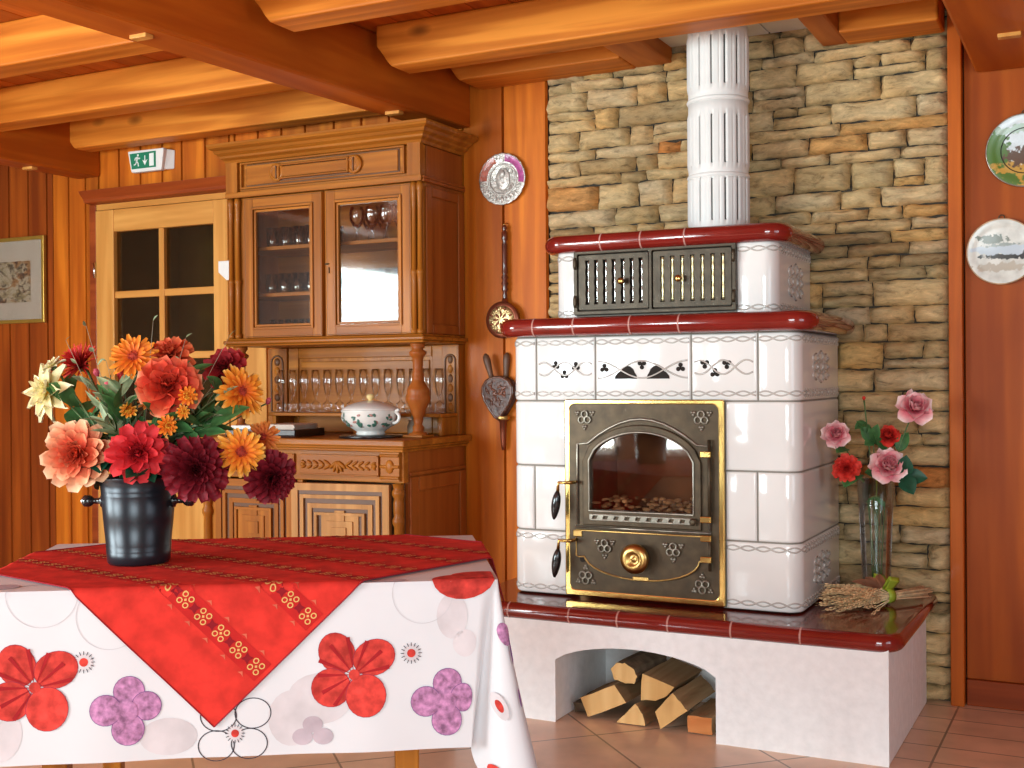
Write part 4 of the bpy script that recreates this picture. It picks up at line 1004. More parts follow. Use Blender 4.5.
def art(name, stops, scale, dist=2.0, rough=.6, coat=0.0, second=None):
    m, N, Lk, b = mat(name, rough, coat=coat); n = node(N, 'ShaderNodeTexNoise', Scale=1.0, Detail=6.0, Distortion=dist); Lk.new(coords(N, Lk, scale), n.inputs['Vector'])
    rp = ramp(N, stops); Lk.new(n.outputs[0], rp.inputs[0]); c = rp.outputs[0]
    if second:
        v = node(N, 'ShaderNodeTexNoise', Scale=1.0, Detail=5.0, Distortion=1.0); Lk.new(coords(N, Lk, second[0]), v.inputs['Vector'])
        r2_ = ramp(N, second[1]); Lk.new(v.outputs[0], r2_.inputs[0]); c = mixc(N, Lk, 'MULTIPLY', .9, c, r2_.outputs[0])
    Lk.new(c, b.inputs['Base Color']); return m
obj('print', MB().box(px0 + .07, px1 - .07, y - .002, y, pz0 + .09, pz1 - .09), art('village_print', [(.32, (.30, .11, .03)), (.45, (.42, .22, .08)), (.52, (.55, .45, .30)), (.6, (.40, .30, .15)), (.72, (.12, .11, .04))], (9, 9, 14), 1.0, second=((22, 22, 30), [(.38, (.1, .08, .06)), (.5, (1, 1, 1))])), pf)
obj('glazing', MB().box(px0 + .018, px1 - .018, y - .010, y - .0085, pz0 + .018, pz1 - .018), M['picglass'], pf)

# relief plate over the bellows
pc = Vector((-2.374, FW - .001, 2.062)); yv = Matrix.Rotation(R(90), 3, 'X')
dpz = empty('relief_plate', pc, label='silvery relief plate with red and magenta rim fields, on the plank strip', cat='plate')
def lobed(prof, c, n=64, k=20, amp=.012):
    vs = []
    for r, z in prof:
        for j in range(n):
            a = 2 * pi * j / n; rr = r * (1 + amp * cos(k * a) * min(1, (r / .11) ** 4)); vs.append((c[0] + rr * cos(a) , c[1] - z, c[2] + rr * sin(a)))
    m_ = len(prof)
    return MB().add(vs, [(i * n + j, i * n + (j + 1) % n, (i + 1) * n + (j + 1) % n, (i + 1) * n + j) for i in range(m_ - 1) for j in range(n)] + [tuple(range((m_ - 1) * n, m_ * n))], 0, 0, True)
plate_prof = [(.085, .002), (.111, .016), (.112, .020), (.108, .021), (.075, .013), (.070, .013), (.060, .009), (.01, .009)]
def relief_mat():
    m, N, Lk, b = mat('pewter_glaze', .3, .35, .3)
    n = node(N, 'ShaderNodeTexNoise', Scale=60.0, Detail=3.0, Distortion=1.5); Lk.new(coords(N, Lk, (1, 1, 1)), n.inputs['Vector'])
    rp = ramp(N, [(.35, (.28, .25, .22)), (.5, (.58, .54, .48)), (.65, (.75, .72, .68))]); Lk.new(n.outputs[0], rp.inputs[0])
    Lk.new(rp.outputs[0], b.inputs['Base Color']); bump(N, Lk, b, n.outputs[0], .6, .006); return m
pp = obj('dish', lobed(plate_prof, pc), relief_mat(), dpz); obj('hanger', MB().tube([(pc.x - .05, pc.y - .001, pc.z + .06), (pc.x, pc.y + .0, pc.z + .09), (pc.x + .05, pc.y - .001, pc.z + .06)], .0015, 5), M['iron'], dpz)
def sector(a0, a1, r0, r1, col, name):
    q = MB(); n = 14
    def z_(r): return .0137 + (r - .075) / .033 * .0078
    q.grid(lambda u, v: (pc.x + (r0 + (r1 - r0) * v) * cos(R(a0 + (a1 - a0) * u)), pc.y - z_(r0 + (r1 - r0) * v) - .0012 * sin(pi * v) , pc.z + (r0 + (r1 - r0) * v) * sin(R(a0 + (a1 - a0) * u))), n, 4)
    obj('rim_field', q, plain(name, col, .35, coat=.3, var=.35, scale=60, bmp=.3), pp, label=name.replace('_', ' '))
sector(112, 182, .077, .107, (.42, .075, .03), 'orange_red_rim_field'); sector(-12, 82, .077, .107, (.42, .06, .24), 'magenta_rim_field')
q = MB()
for k in range(14):
    a = R(190 + k * 11.5); q.ell((pc.x + .09 * cos(a), pc.y - .017, pc.z + .09 * sin(a)), .012, .005, .006, 0, 8, 5, Matrix.Rotation(-a, 3, 'Y'))
q.ell((pc.x, pc.y - .011, pc.z), .035, .006, .05, 0, 12, 8); q.ell((pc.x, pc.y - .018, pc.z + .022), .014, .007, .018, 0, 10, 6)
q.tube([(pc.x + .066 * cos(R(a)), pc.y - .013, pc.z + .066 * sin(R(a))) for a in range(0, 360, 12)], .004, 6, 0, closed=True)
obj('relief', q, plain('pewter_relief', (.62, .58, .53), .3, metal=.3, coat=.3, var=.3, scale=80, bmp=.4), pp)

# warming pan with a turned handle
M['turned'] = plain('dark_red_turned_wood', (.11, .022, .010), .25, coat=.4, var=.3, scale=20)
M['copper'] = plain('dark_copper', (.22, .06, .03), .3, metal=.7, var=.3)
wp = empty('warming_pan', (-2.368, FW - .005, 1.452), label='warming pan with a long turned handle hanging beside the stove', cat='pan')
hp = [(.006, 1.862), (.011, 1.855), (.011, 1.845), (.007, 1.838), (.013, 1.83), (.013, 1.80), (.009, 1.79), (.0125, 1.775), (.0115, 1.70), (.013, 1.655), (.009, 1.648), (.016, 1.636), (.010, 1.622), (.016, 1.61), (.011, 1.596), (.015, 1.584), (.009, 1.572), (.011, 1.555), (.009, 1.54), (.009, 1.515)]
obj('handle', MB().lathe(hp[::-1], (-2.361, FW - .026, 0), 14), M['turned'], wp)
obj('hanging_hook', MB().tube([(-2.361, FW - .004, 1.872), (-2.361, FW - .03, 1.868), (-2.361, FW - .03, 1.858)], .003, 6), M['brassd'], wp)
FM = frame((0, -1, 0)); pcx = (-2.368, FW - .002, 1.452)
pan = obj('pan', MB().lathe([(.055, 0), (.074, .012), (.078, .030), (.080, .036), (.076, .040), (.06, .042), (0, .042)], pcx, 40, 0, FM), M['copper'], wp)
q = MB().lathe([(.062, .041), (.060, .046), (.045, .050), (0, .052)], pcx, 36, 0, FM)
for k in range(16):
    a = 2 * pi * k / 16; q.ell((pcx[0] + .050 * cos(a), pcx[1] - .050, pcx[2] + .050 * sin(a)), .010, .003, .0045, 1 if k % 2 else 0, 8, 5, Matrix.Rotation(-a, 3, 'Y'))
for k in range(8):
    a = 2 * pi * k / 8; q.ell((pcx[0] + .024 * cos(a), pcx[1] - .052, pcx[2] + .024 * sin(a)), .014, .003, .005, 1, 8, 5, Matrix.Rotation(-a, 3, 'Y'))
obj('pierced_lid', q, [plain('chased_brass', (.62, .46, .22), .3, metal=.8, var=.4, scale=90, bmp=.4), M['copper']], pan, label='chased brass lid')
obj('ferrule', MB().lathe([(.010, 1.50), (.014, 1.52), (.012, 1.545)], (-2.361, FW - .026, 0), 12), M['copper'], wp)

# fireside bellows
M['bellow'] = plain('dark_carved_wood', (.07, .020, .008), .3, coat=.35, var=.55, scale=55, bmp=.8)
bl = empty('bellows', (-2.39, FW - .003, 1.13), label='dark carved wooden bellows hanging under the warming pan', cat='bellows')
def BLM(x, y): return (-2.388 + x, FW - .03, 1.135 + y)
half = [(0, -.115), (.018, -.105), (.040, -.075), (.066, -.035), (.078, .0), (.076, .030), (.058, .058), (.034, .072), (.012, .076)]
def paddle(hx, ang, yoff, nm):
    pts = half + [(-x, z) for x, z in half[::-1][:-1]]
    obj(nm, MB().plate([pts], (), .014, .004, lambda x, y, z: (-2.388 + x, FW - yoff + z, 1.135 + y)), M['bellow'], bl)
    a = Vector((-2.388 + hx, FW - yoff, 1.135 + .065)); dv = Vector((sin(ang), 0, cos(ang)))
    obj('grip', MB().tube([a + dv * t for t in (0, .02, .05, .08, .10, .112)], [.012, .011, .014, .0165, .014, .004], 10), plain('worn_handle_wood', (.12, .055, .03), .5), bl)
paddle(.022, .05, .012, 'back_board'); paddle(-.028, -.28, .050, 'front_board')
vs_ = []; pts = [(x * .96, z * .98) for x, z in half + [(-x, z) for x, z in half[::-1][:-1]]]; K = len(pts)
for yo, s in ((.018, 1), (.026, .90), (.034, .98), (.040, .90), (.046, 1)): vs_ += [(-2.388 + x * s, FW - yo, 1.135 + z * s) for x, z in pts]
obj('leather', MB().add(vs_, [(i * K + j, i * K + (j + 1) % K, (i + 1) * K + (j + 1) % K, (i + 1) * K + j) for i in range(4) for j in range(K)]), plain('oxblood_leather', (.07, .018, .012), .5), bl)
q = MB(); rnd = random.Random(6)
for k in range(26):
    a, r_ = rnd.uniform(0, 6.28), rnd.uniform(.005, .055); q.ell((-2.388 + r_ * cos(a), FW - .058, 1.135 + r_ * sin(a) * .95), .012, .004, .005, 0, 8, 5, Matrix.Rotation(rnd.uniform(0, 3), 3, 'Y'), rnd.uniform(-.2, .3))
q.tube([(-2.388 + x * .9, FW - .057, 1.135 + z * .9) for x, z in half + [(-x, z) for x, z in half[::-1][:-1]]], .004, 6, 0, closed=True)
obj('carving', q, plain('polished_carving', (.13, .040, .018), .25, coat=.5, var=.3), bl)
obj('nozzle', MB().lathe([(.030, 1.035), (.026, 1.02), (.016, 1.012), (.013, .96), (.010, .915), (.007, .892), (.004, .890)], (-2.372, FW - .030, 0), 14), M['copper'], bl)
obj('nozzle_ring', MB().lathe([(.030, 1.022), (.033, 1.030), (.030, 1.038)], (-2.372, FW - .030, 0), 14, cap=False), M['brassd'], bl)

# painted plates on the panelled wall
def wall_plate(c, r, label, rim, m_art, mats_):
    c = Vector(c); t = empty('painted_plate', c, label=label, cat='plate', group=None)
    d = obj('dish', MB().lathe([(r * .55, .002), (r * .8, .008), (r, .020), (r * 1.005, .023), (r * .97, .024), (r * .80, .016), (r * .70, .013), (0, .013)], c, 56, 0, FM), m_art, t)
    obj('rim_line', MB().tube([c + Vector((r * cos(R(a)), -.022, r * sin(R(a)))) for a in range(0, 360, 6)], .0028, 6, 0, closed=True), rim, d)
    return t, d, c
def plate_art(name, base, fields):
    """a glazed plate whose picture is made of soft noisy patches of colour at given places"""
    m, N, Lk, b = mat(name, .3, coat=.1); tc = N.new('ShaderNodeTexCoord'); c = None
    nz = node(N, 'ShaderNodeTexNoise', Scale=26.0, Detail=5.0); Lk.new(tc.outputs['Object'], nz.inputs['Vector'])
    rb = ramp(N, [(.35, tuple(x * .85 for x in base)), (.65, tuple(min(1, x * 1.1) for x in base))]); Lk.new(nz.outputs[0], rb.inputs[0]); c = rb.outputs[0]
    for (px_, pz_, rx, rz, colr, freq, dens) in fields:
        mp = N.new('ShaderNodeMapping'); mp.vector_type = 'TEXTURE'; mp.inputs['Location'].default_value = (px_, 0, pz_); mp.inputs['Scale'].default_value = (rx, 99, rz)
        Lk.new(tc.outputs['Object'], mp.inputs[0]); ln = N.new('ShaderNodeVectorMath'); ln.operation = 'LENGTH'; Lk.new(mp.outputs[0], ln.inputs[0])
        n = node(N, 'ShaderNodeTexNoise', Scale=float(freq), Detail=4.0); Lk.new(tc.outputs['Object'], n.inputs['Vector'])
        s_ = node(N, 'ShaderNodeMath', operation='MULTIPLY_ADD'); s_.inputs[1].default_value = -2.2; s_.inputs[2].default_value = 1.1 + dens; Lk.new(n.outputs[0], s_.inputs[0])
        ad = node(N, 'ShaderNodeMath', operation='ADD'); Lk.new(ln.outputs[1], ad.inputs[0]); Lk.new(s_.outputs[0], ad.inputs[1])
        fr_ = ramp(N, [(.80, (1, 1, 1)), (.98, (0, 0, 0))]); Lk.new(ad.outputs[0], fr_.inputs[0]); c = mixc(N, Lk, 'MIX', fr_.outputs[0], c, colr)
    Lk.new(c, b.inputs['Base Color']); return m
c1 = (-.293, FW + .011, 1.995); c2 = (-.372, FW + .011, 1.640)
a1 = plate_art('country_scene_plate', (.66, .72, .74), [(-.393, 1.99, .05, .10, (.08, .17, .03), 40, -.1), (-.24, 1.91, .16, .055, (.55, .30, .06), 30, -.15), (-.35, 1.89, .06, .03, (.10, .18, .04), 50, 0), (-.29, 1.975, .075, .04, (.12, .065, .04), 60, .0), (-.27, 2.0, .02, .06, (.06, .04, .03), 60, 0), (-.33, 2.07, .09, .02, (.35, .45, .35), 40, .2)])
t, d, c = wall_plate(c1, .128, 'painted plate with a country scene, upper one on the panelled wall', M['ironlt'], a1, None)
obj('hanger', MB().tube([c + Vector((.01 * sin(R(a)), -.006, .134 + .01 * cos(R(a)))) for a in range(0, 360, 30)], .0022, 6, 0, closed=True), M['iron'], t)
obj('inner_line', MB().tube([c + Vector((.080 * cos(R(a)), -.0155, .080 * sin(R(a)))) for a in range(0, 360, 6)], .0016, 6, 0, closed=True), M['near_black'], d)
a2 = plate_art('winter_scene_plate', (.66, .64, .58), [(-.40, 1.685, .06, .022, (.20, .22, .18), 70, .15), (-.37, 1.66, .07, .015, (.30, .33, .30), 70, .15), (-.35, 1.625, .085, .012, (.05, .05, .045), 60, -.1), (-.30, 1.63, .05, .02, (.03, .03, .03), 60, .0), (-.37, 1.585, .10, .02, (.48, .42, .34), 40, .1), (-.37, 1.645, .09, .02, (.50, .55, .60), 30, .0)])
t, d, c = wall_plate(c2, .116, 'pale painted plate with a grey winter scene, lower one on the panelled wall', M['ash'], a2, None)
obj('hanger', MB().tube([c + Vector((.01 * sin(R(a)), -.006, .122 + .01 * cos(R(a)))) for a in range(0, 360, 30)], .0022, 6, 0, closed=True), M['iron'], t)
# ------------------------------------------------------------------ table, cloths
TH = R(33.2); TF = Vector((-2.1740, 1.7136, 0)); TW, TD, TZ = 1.126, .750, .755
TMX = Matrix.Translation(TF) @ Matrix.Rotation(TH, 4, 'Z')          # table frame: x along the front edge, y away from the room
def T(s, t, z): return tuple(TMX @ Vector((s, t, z)))
tb = bpy.data.objects.new('table', None); link(tb, None, TMX)
tag(tb, 'wooden table under the white flowered tablecloth', 'table')
obj('tabletop', MB().box(.02, TW - .02, .02, TD - .02, .715, TZ - .006), M['oakx'], tb, TMX, bevel=.004)
obj('apron', MB().box(.09, TW - .09, .08, .10, .63, .715).box(.09, TW - .09, TD - .10, TD - .08, .63, .715).box(.08, .10, .10, TD - .10, .63, .715).box(TW - .10, TW - .08, .10, TD - .10, .63, .715), M['oakx'], tb, TMX, bevel=.003)
for s_, t_ in ((.16, .10), (.93, .10), (.16, TD - .10), (.93, TD - .10)):
    obj('leg', MB().hexa([(s_ - .022, t_ - .022, .001), (s_ + .022, t_ - .022, .001), (s_ + .022, t_ + .022, .001), (s_ - .022, t_ + .022, .001)], [(s_ - .032, t_ - .032, .715), (s_ + .032, t_ - .032, .715), (s_ + .032, t_ + .032, .715), (s_ - .032, t_ + .032, .715)]), M['oak'], tb, TMX, bevel=.004)

# white cloth: flat top, hanging front, folded corners
def hang(s, d, o=0.0):
    """a point of the front drape, d below the edge"""
    e = max(0.0, min(1.0, d / .37)); r = .007
    s = s - .052 * e * max(0.0, (s - 1.03) / .09) ** 2
    wv = .004 * sin(s * 9.0) + .0025 * sin(s * 23 + 1)
    if d < r * 1.57:
        a = d / r; return (s, -r * sin(a) + r - o * sin(a) - r, TZ - r + r * cos(a) + o * cos(a))
    return (s, -r - .010 * e - wv * e - o, TZ - r - (d - r * 1.57))
ctl = []                                            # drape controls: edge point, outward swing at the hem, drop
N_ = 56
for i in range(N_ + 1): ctl.append((('f', TW * .988 * i / N_), None, .368))
cr = [(1.119, -.004, -.050, .030, .37), (1.124, -.003, -.040, .020, .42), (1.128, -.002, .015, -.045, .49), (1.131, .002, .085, -.060, .52), (1.132, .02, .090, -.020, .44), (1.132, .06, .060, .0, .385), (1.132, .14, .022, .0, .37), (1.132, .26, .034, .0, .37), (1.132, .40, .018, 0, .37), (1.132, .56, .035, 0, .37), (1.132, .70, .025, 0, .37),
      (1.128, .748, .06, .05, .47), (1.10, .753, .01, .02, .40), (.8, .753, .0, .03, .37), (.5, .753, 0, .015, .37), (.2, .753, 0, .03, .37), (.02, .753, 0, .02, .40), (-.004, .748, -.05, .05, .48), (-.006, .70, -.02, 0, .40), (-.006, .5, -.035, 0, .37), (-.006, .3, -.015, 0, .37), (-.006, .08, -.03, 0, .38), (-.004, .01, -.055, -.05, .48), (0, -.002, .0, -.012, .40)]
def sub(seq, n=5):
    out = []
    for k in range(len(seq) - 1):
        p0, p1, p2, p3 = seq[max(k - 1, 0)], seq[k], seq[k + 1], seq[min(k + 2, len(seq) - 1)]
        for i in range(n):
            t = i / n; out.append(tuple(.5 * (2 * b + (c - a) * t + (2 * a - 5 * b + 4 * c - d) * t * t + (3 * b - a - 3 * c + d) * t ** 3) for a, b, c, d in zip(p0, p1, p2, p3)))
    return out + [seq[-1]]
cs = sub(cr)
def swing(c, v, o=0.0):
    s, t, os_, ot, dp = c; d = dp * v; e = v ** 1.15; r = .007
    L_ = math.hypot(os_, ot) or 1
    z = TZ - (d if d > .012 else d * .6)
    return (s + os_ * e + o * os_ / L_, t + ot * e + o * ot / L_, z)
cl = MB(); NV = 18
cols_ = [[hang(c[0][1], c[2] * j / NV) for j in range(NV + 1)] for c in ctl] + [[swing(c, j / NV) for j in range(NV + 1)] for c in cs]
m_ = len(cols_)
cl.add([p for c in cols_ for p in c], [(i * (NV + 1) + j, i * (NV + 1) + j + 1, ((i + 1) % m_) * (NV + 1) + j + 1, ((i + 1) % m_) * (NV + 1) + j) for i in range(m_) for j in range(NV)], 0, 0, True)
top = [c[0] for c in cols_]; cen = (TW / 2, TD / 2, TZ)
cl.add(top + [cen], [(i, (i + 1) % m_, m_) for i in range(m_)], 0, 0, True)
# printed flowers, woven into the cloth's own mesh
def lay(s, t, o):
    """cloth point for unfolded coordinates: t > 0 on the top, t < 0 hanging in front"""
    s = min(s, TW - .002); return (s, t, TZ + o) if t > .002 else hang(s, max(-t, 0), o)
def printed(mb, pts, o, mi, fn=lay, tint=0.0):
    n = 7; cx = sum(p[0] for p in pts) / len(pts); cy = sum(p[1] for p in pts) / len(pts); K = len(pts); vs = []; fs = []
    for k in range(1, n + 1):
        for p in pts: vs.append(fn(cx + (p[0] - cx) * k / n, cy + (p[1] - cy) * k / n, o))
    vs.append(fn(cx, cy, o)); c0 = len(vs) - 1
    fs += [((i + 1) % K, i, c0) for i in range(K)]
    for k in range(n - 1): fs += [(k * K + i, k * K + (i + 1) % K, (k + 1) * K + (i + 1) % K, (k + 1) * K + i) for i in range(K)]
    mb.add(vs, fs, mi, tint, True)
def loop_line(mb, cx, cy, r, w, o, mi, a0=0, a1=360, fn=lay, sq=1.0):
    n = max(12, int(abs(a1 - a0) / 7)); vs = []
    for i in range(n + 1):
        a = R(a0 + (a1 - a0) * i / n)
        for q in (r - w, r + w): vs.append(fn(cx + q * cos(a), cy + q * sq * sin(a), o))
    mb.add(vs, [(2 * i, 2 * i + 1, 2 * i + 3, 2 * i + 2) for i in range(n)], mi, 0, True)
def disc(cx, cy, rx, ry, rot=0, n=22):
    c_, s_ = cos(R(rot)), sin(R(rot))
    return [(cx + rx * cos(2 * pi * i / n) * c_ - ry * sin(2 * pi * i / n) * s_, cy + rx * cos(2 * pi * i / n) * s_ + ry * sin(2 * pi * i / n) * c_) for i in range(n)]
def red_flower(cx, cy):
    for n_, (dx, dy, rx, ry, rot, fan) in enumerate(((-.037, .047, .038, .045, 25, 1), (.043, .036, .046, .038, 20, 1), (-.050, -.027, .042, .041, 0, 1), (.025, -.046, .043, .046, 0, 0))):
        o = .0012 + .0004 * n_
        printed(cl, disc(cx + dx, cy + dy, rx + .0011, ry + .0011, rot), o, 3); printed(cl, disc(cx + dx, cy + dy, rx, ry, rot), o + .0002, 1, tint=.05 if fan else .25)
        if fan:
            b0 = math.atan2(dy, dx)
            for k in (-.5, 0, .5):
                a = b0 + k; q_ = (-.0045 * sin(a), .0045 * cos(a)); L_ = 1.38 * math.hypot(dx, dy); e_ = (cx + L_ * cos(a), cy + L_ * sin(a))
                printed(cl, [(cx, cy), (e_[0] - q_[0], e_[1] - q_[1]), (e_[0] + q_[0], e_[1] + q_[1])], .0030, 2)
    printed(cl, disc(cx, cy, .012, .012), .0032, 1)
def purple_flower(cx, cy):
    for n_, (dx, dy, r) in enumerate(((.006, .042, .0315), (.042, .010, .030), (.004, -.038, .033), (-.042, .004, .032))):
        o = .0012 + .0004 * n_
        printed(cl, disc(cx + dx, cy + dy, r + .0014, r + .0014), o, 5); printed(cl, disc(cx + dx, cy + dy, r, r), o + .0002, 4)
    printed(cl, disc(cx, cy, .024, .024), .0031, 4)
def dot_flower(cx, cy, r=.022, fn=lay):
    printed(cl, disc(cx, cy, r * .85, r * .85), .0012, 6, fn); printed(cl, disc(cx, cy, r * .42, r * .42), .0016, 1, fn)
    for k in range(16):
        a = 2 * pi * k / 16; ca, sa = cos(a), sin(a)
        printed(cl, [(cx + r * .7 * ca - .0008 * sa, cy + r * .7 * sa + .0008 * ca), (cx + r * 1.05 * ca - .0008 * sa, cy + r * 1.05 * sa + .0008 * ca), (cx + r * 1.05 * ca + .0008 * sa, cy + r * 1.05 * sa - .0008 * ca), (cx + r * .7 * ca + .0008 * sa, cy + r * .7 * sa - .0008 * ca)], .0015, 7, fn)
for cx, cy, rx, ry in ((.07, -.30, .05, .06), (.74, -.25, .07, .055), (.68, -.29, .05, .06), (1.03, -.08, .035, .05), (1.06, -.14, .03, .03), (.42, -.32, .06, .04)): printed(cl, disc(cx, cy, rx, ry), .0007, 6)
red_flower(.146, -.205); red_flower(.815, -.200); purple_flower(.333, -.262); purple_flower(1.012, -.268)
dot_flower(.246, -.155); dot_flower(.939, -.158)
for dx, dy in ((-.035, .035), (.038, .040), (.030, -.032), (-.040, -.035)): loop_line(cl, .560 + dx, -.312 + dy * .9, .038, .0012, .0009, 7, sq=.85)
dot_flower(.560, -.318, .020)
for dx, dy in ((0, .020), (.022, -.006), (-.022, -.006)): printed(cl, disc(.725 + dx, -.325 + dy, .022, .018), .0012, 8)
for cx, cy, r in ((.16, -.005, .075), (.965, -.028, .066), (.30, -.06, .07), (.02, -.22, .08)): loop_line(cl, cx, cy, r, .0007, .001, 9)
for cx, cy, rx, ry in ((1.06, .012, .075, .055), (1.09, .06, .06, .04)): printed(cl, disc(cx, cy, rx, ry, 10), .0026 + cy * .004, 1)
printed(cl, disc(.06, .06, .035, .03), .0012, 8); printed(cl, disc(1.0, .70, .05, .025), .0012, 6); printed(cl, disc(.89, .02, .04, .02), .0012, 8)
def flap(a, b, o):                                  # a runs along the corner fold, b is the drop
    k = max(0, min(len(cs) - 1.001, a)); i = int(k); f_ = k - i
    p, q = (swing(cs[j], min(b / .5, 1.0), o * 1.6) for j in (i, i + 1)); return tuple(x + (y - x) * f_ for x, y in zip(p, q))
def fdisc(a, b, ra, rb): return [(a + ra * cos(2 * pi * i / 18), b + rb * sin(2 * pi * i / 18)) for i in range(18)]
for a, b, ra, rb, mi in ((12.9, .115, 4.2, .024, 4), (9.3, .285, 2.2, .026, 6), (9.2, .285, 1.0, .012, 1), (9.8, .455, 2.6, .03, 1), (15.5, .15, .7, .03, 5), (15.6, .25, .5, .02, 5)): printed(cl, fdisc(a, b, ra, rb), .003 + (8e-4 if mi == 1 else mi * 1e-4), mi, flap)
M['cloth'] = plain('white_cotton', (.66, .655, .675), .85, var=.03, scale=5, spec=.15)
CLM = [M['cloth'], plain('poppy_print', (.50, .045, .035), .85, var=.35, scale=45, spec=.1), plain('dark_red_print', (.34, .018, .022), .85, spec=.1), plain('wine_outline', (.30, .03, .06), .85, spec=.1),
       plain('lilac_print', (.42, .19, .345), .85, var=.5, scale=75, spec=.1), plain('plum_outline', (.20, .09, .24), .85, spec=.1), plain('faint_blush_print', (.60, .55, .565), .85, spec=.1), plain('ink_outline', (.05, .04, .05), .85, spec=.1), plain('mauve_grey_print', (.46, .38, .42), .85, var=.2, spec=.1), plain('grey_ring_print', (.55, .52, .54), .85, spec=.1)]
obj('tablecloth', cl, CLM, None, TMX, label='white tablecloth printed with red and purple flowers', cat='tablecloth')

# red table runner, a square cloth laid cornerwise
CRN = [(.516, -.302), (1.285, .430), (.605, 1.085), (-.195, .412)]
def layr(s, t, o):
    o += .0046
    if t < .004: return hang(s, max(-t, 0), o)
    if s > TW: return (TW + o + (s - TW) * (1 if s < TW + .014 else .3) + (0 if s < TW + .014 else .0098), t, TZ + o - max(0, s - TW - .014) * .95)
    if s < 0: return (-o + s * (1 if s > -.016 else .3) - (0 if s > -.016 else .0112), t, TZ + o + min(0, s + .016) * .95)
    if t > TD: return (s, TD + o + (t - TD) * (1 if t < TD + .012 else .25) + (0 if t < TD + .012 else .009), TZ + o - max(0, t - TD - .012))
    return (s, t, TZ + o)
def quad(u, v):
    a, b, c, d = CRN
    return tuple(a[i] * (1 - u) * (1 - v) + b[i] * u * (1 - v) + c[i] * u * v + d[i] * (1 - u) * v for i in (0, 1))
rn = MB(); rn.grid(lambda u, v: layr(*quad(u, v), 0), 150, 150, 0)
bd = [quad(u, 0) for u in [i / 60 for i in range(61)]]
for f_ in (lambda u: quad(u, 0), lambda u: quad(1, u), lambda u: quad(1 - u, 1), lambda u: quad(0, 1 - u)):
    rn.tube([layr(*f_(i / 60), .0004) for i in range(61)], .0016, 5, 1)
# stripes of small ornaments parallel to one side
def uvline(k):                                      # k: distance across the square (0..1)
    for j in range(34):
        yield k, j / 33 * .94 + .03, j
def inq(u, v, du, dv): 
    return quad(max(.004, min(.996, u + du)), max(.004, min(.996, v + dv)))
for k, vv in enumerate((.144, .288, .432, .576, .72, .864)):
    for part in range(40):
        v0, v1 = part / 40 * .98 + .01, (part + 1) / 40 * .98 + .01
        rn.grid(lambda a, b: layr(*inq(vv - .024 + .048 * b, v0 + (v1 - v0) * a, 0, 0), .0006), 4, 2, 2)
    n = 19
    for j in range(n):
        u = .03 + .94 * j / (n - 1)
        for du, dv in ((-.0085, -.0085), (.0085, -.0085), (.0085, .0085), (-.0085, .0085)):
            c = [inq(vv + dv + .0066 * cos(2 * pi * i / 10), u + du + .0066 * sin(2 * pi * i / 10), 0, 0) for i in range(10)]
            ii = [inq(vv + dv + .0040 * cos(2 * pi * i / 10), u + du + .0040 * sin(2 * pi * i / 10), 0, 0) for i in range(10)]
            rn.add([layr(*p, .0012) for p in c + ii], [(i, (i + 1) % 10, 10 + (i + 1) % 10, 10 + i) for i in range(10)], 3)
        rn.add([layr(*inq(vv + a, u + b, 0, 0), .0014) for a, b in ((-.0035, 0), (0, -.0035), (.0035, 0), (0, .0035))], [(0, 1, 2, 3)], 3)
        rn.add([layr(*inq(vv + .013 * cos(2 * pi * i / 8) * (1.0 if i % 2 else .5), u + .026 + .013 * sin(2 * pi * i / 8) * (1.0 if i % 2 else .5), 0, 0), .0011) for i in range(8)], [tuple(range(8))], 5)
        for sd in (-1, 1):
            rn.add([layr(*inq(vv + sd * .030, u + .012, a, b), .0010) for a, b in ((-.003, -.008), (-.001, 0), (-.003, .008), (.005, .001))], [(0, 1, 2, 3)], 4)
RNM = [plain('red_cotton', (.60, .034, .024), .85, var=.22, scale=22, spec=.12, bmp=.05), plain('runner_hem', (.30, .02, .03), .85, spec=.1), plain('deep_red_stripe', (.47, .020, .018), .85, var=.15, spec=.1), plain('gold_ornament', (.66, .38, .13), .8, spec=.1), plain('soft_red_ornament', (.58, .12, .07), .85, spec=.1), plain('wine_rosette', (.24, .012, .018), .85, spec=.1)]
obj('table_runner', rn, RNM, None, TMX, label='red cloth with gold ornament stripes laid cornerwise over the white tablecloth', cat='table runner')

# ------------------------------------------------------------------ flowers
SH = {'round': [.42, .80, 1.0, 1.06, .98, .55], 'point': [.35, .80, 1.0, .88, .52, .06], 'strap': [.45, .75, .92, 1.0, .90, .40], 'rag': [.35, .70, .95, 1.05, 1.0, .75], 'rose': [.55, .88, 1.05, 1.12, 1.0, .62]}
def petal(mb, Mx, L_, w, e0, e1, cup, shape, r0, z0, mi, rnd, ns=4, ruff=0.0, tw=0.0, ti=1.0):
    """one petal: grows outward from the flower's axis (+Z of Mx), elevation e0 at the root to e1 at the tip"""
    sh = SH[shape]; nt = len(sh) - 1; r, z = r0, z0; vs = []; ts = []
    for i in range(nt + 1):
        t = i / nt; e = R(e0 + (e1 - e0) * t)
        if i: r += L_ / nt * cos(e); z += L_ / nt * sin(e)
        for j in range(ns + 1):
            q = (j / ns - .5) * 2; up = cup * w * q * q + ruff * w * rnd.uniform(-1, 1) * t
            vs.append(Mx @ Vector((r - up * sin(e), q * w * .5 * sh[i], z + up * cos(e) + tw * q * w * t))); ts.append(min(1, max(.0001, t * ti + rnd.uniform(-.05, .05))))
    n = ns + 1
    mb.add(vs, [(i * n + j, i * n + j + 1, (i + 1) * n + j + 1, (i + 1) * n + j) for i in range(nt) for j in range(ns)], mi, ts, True)
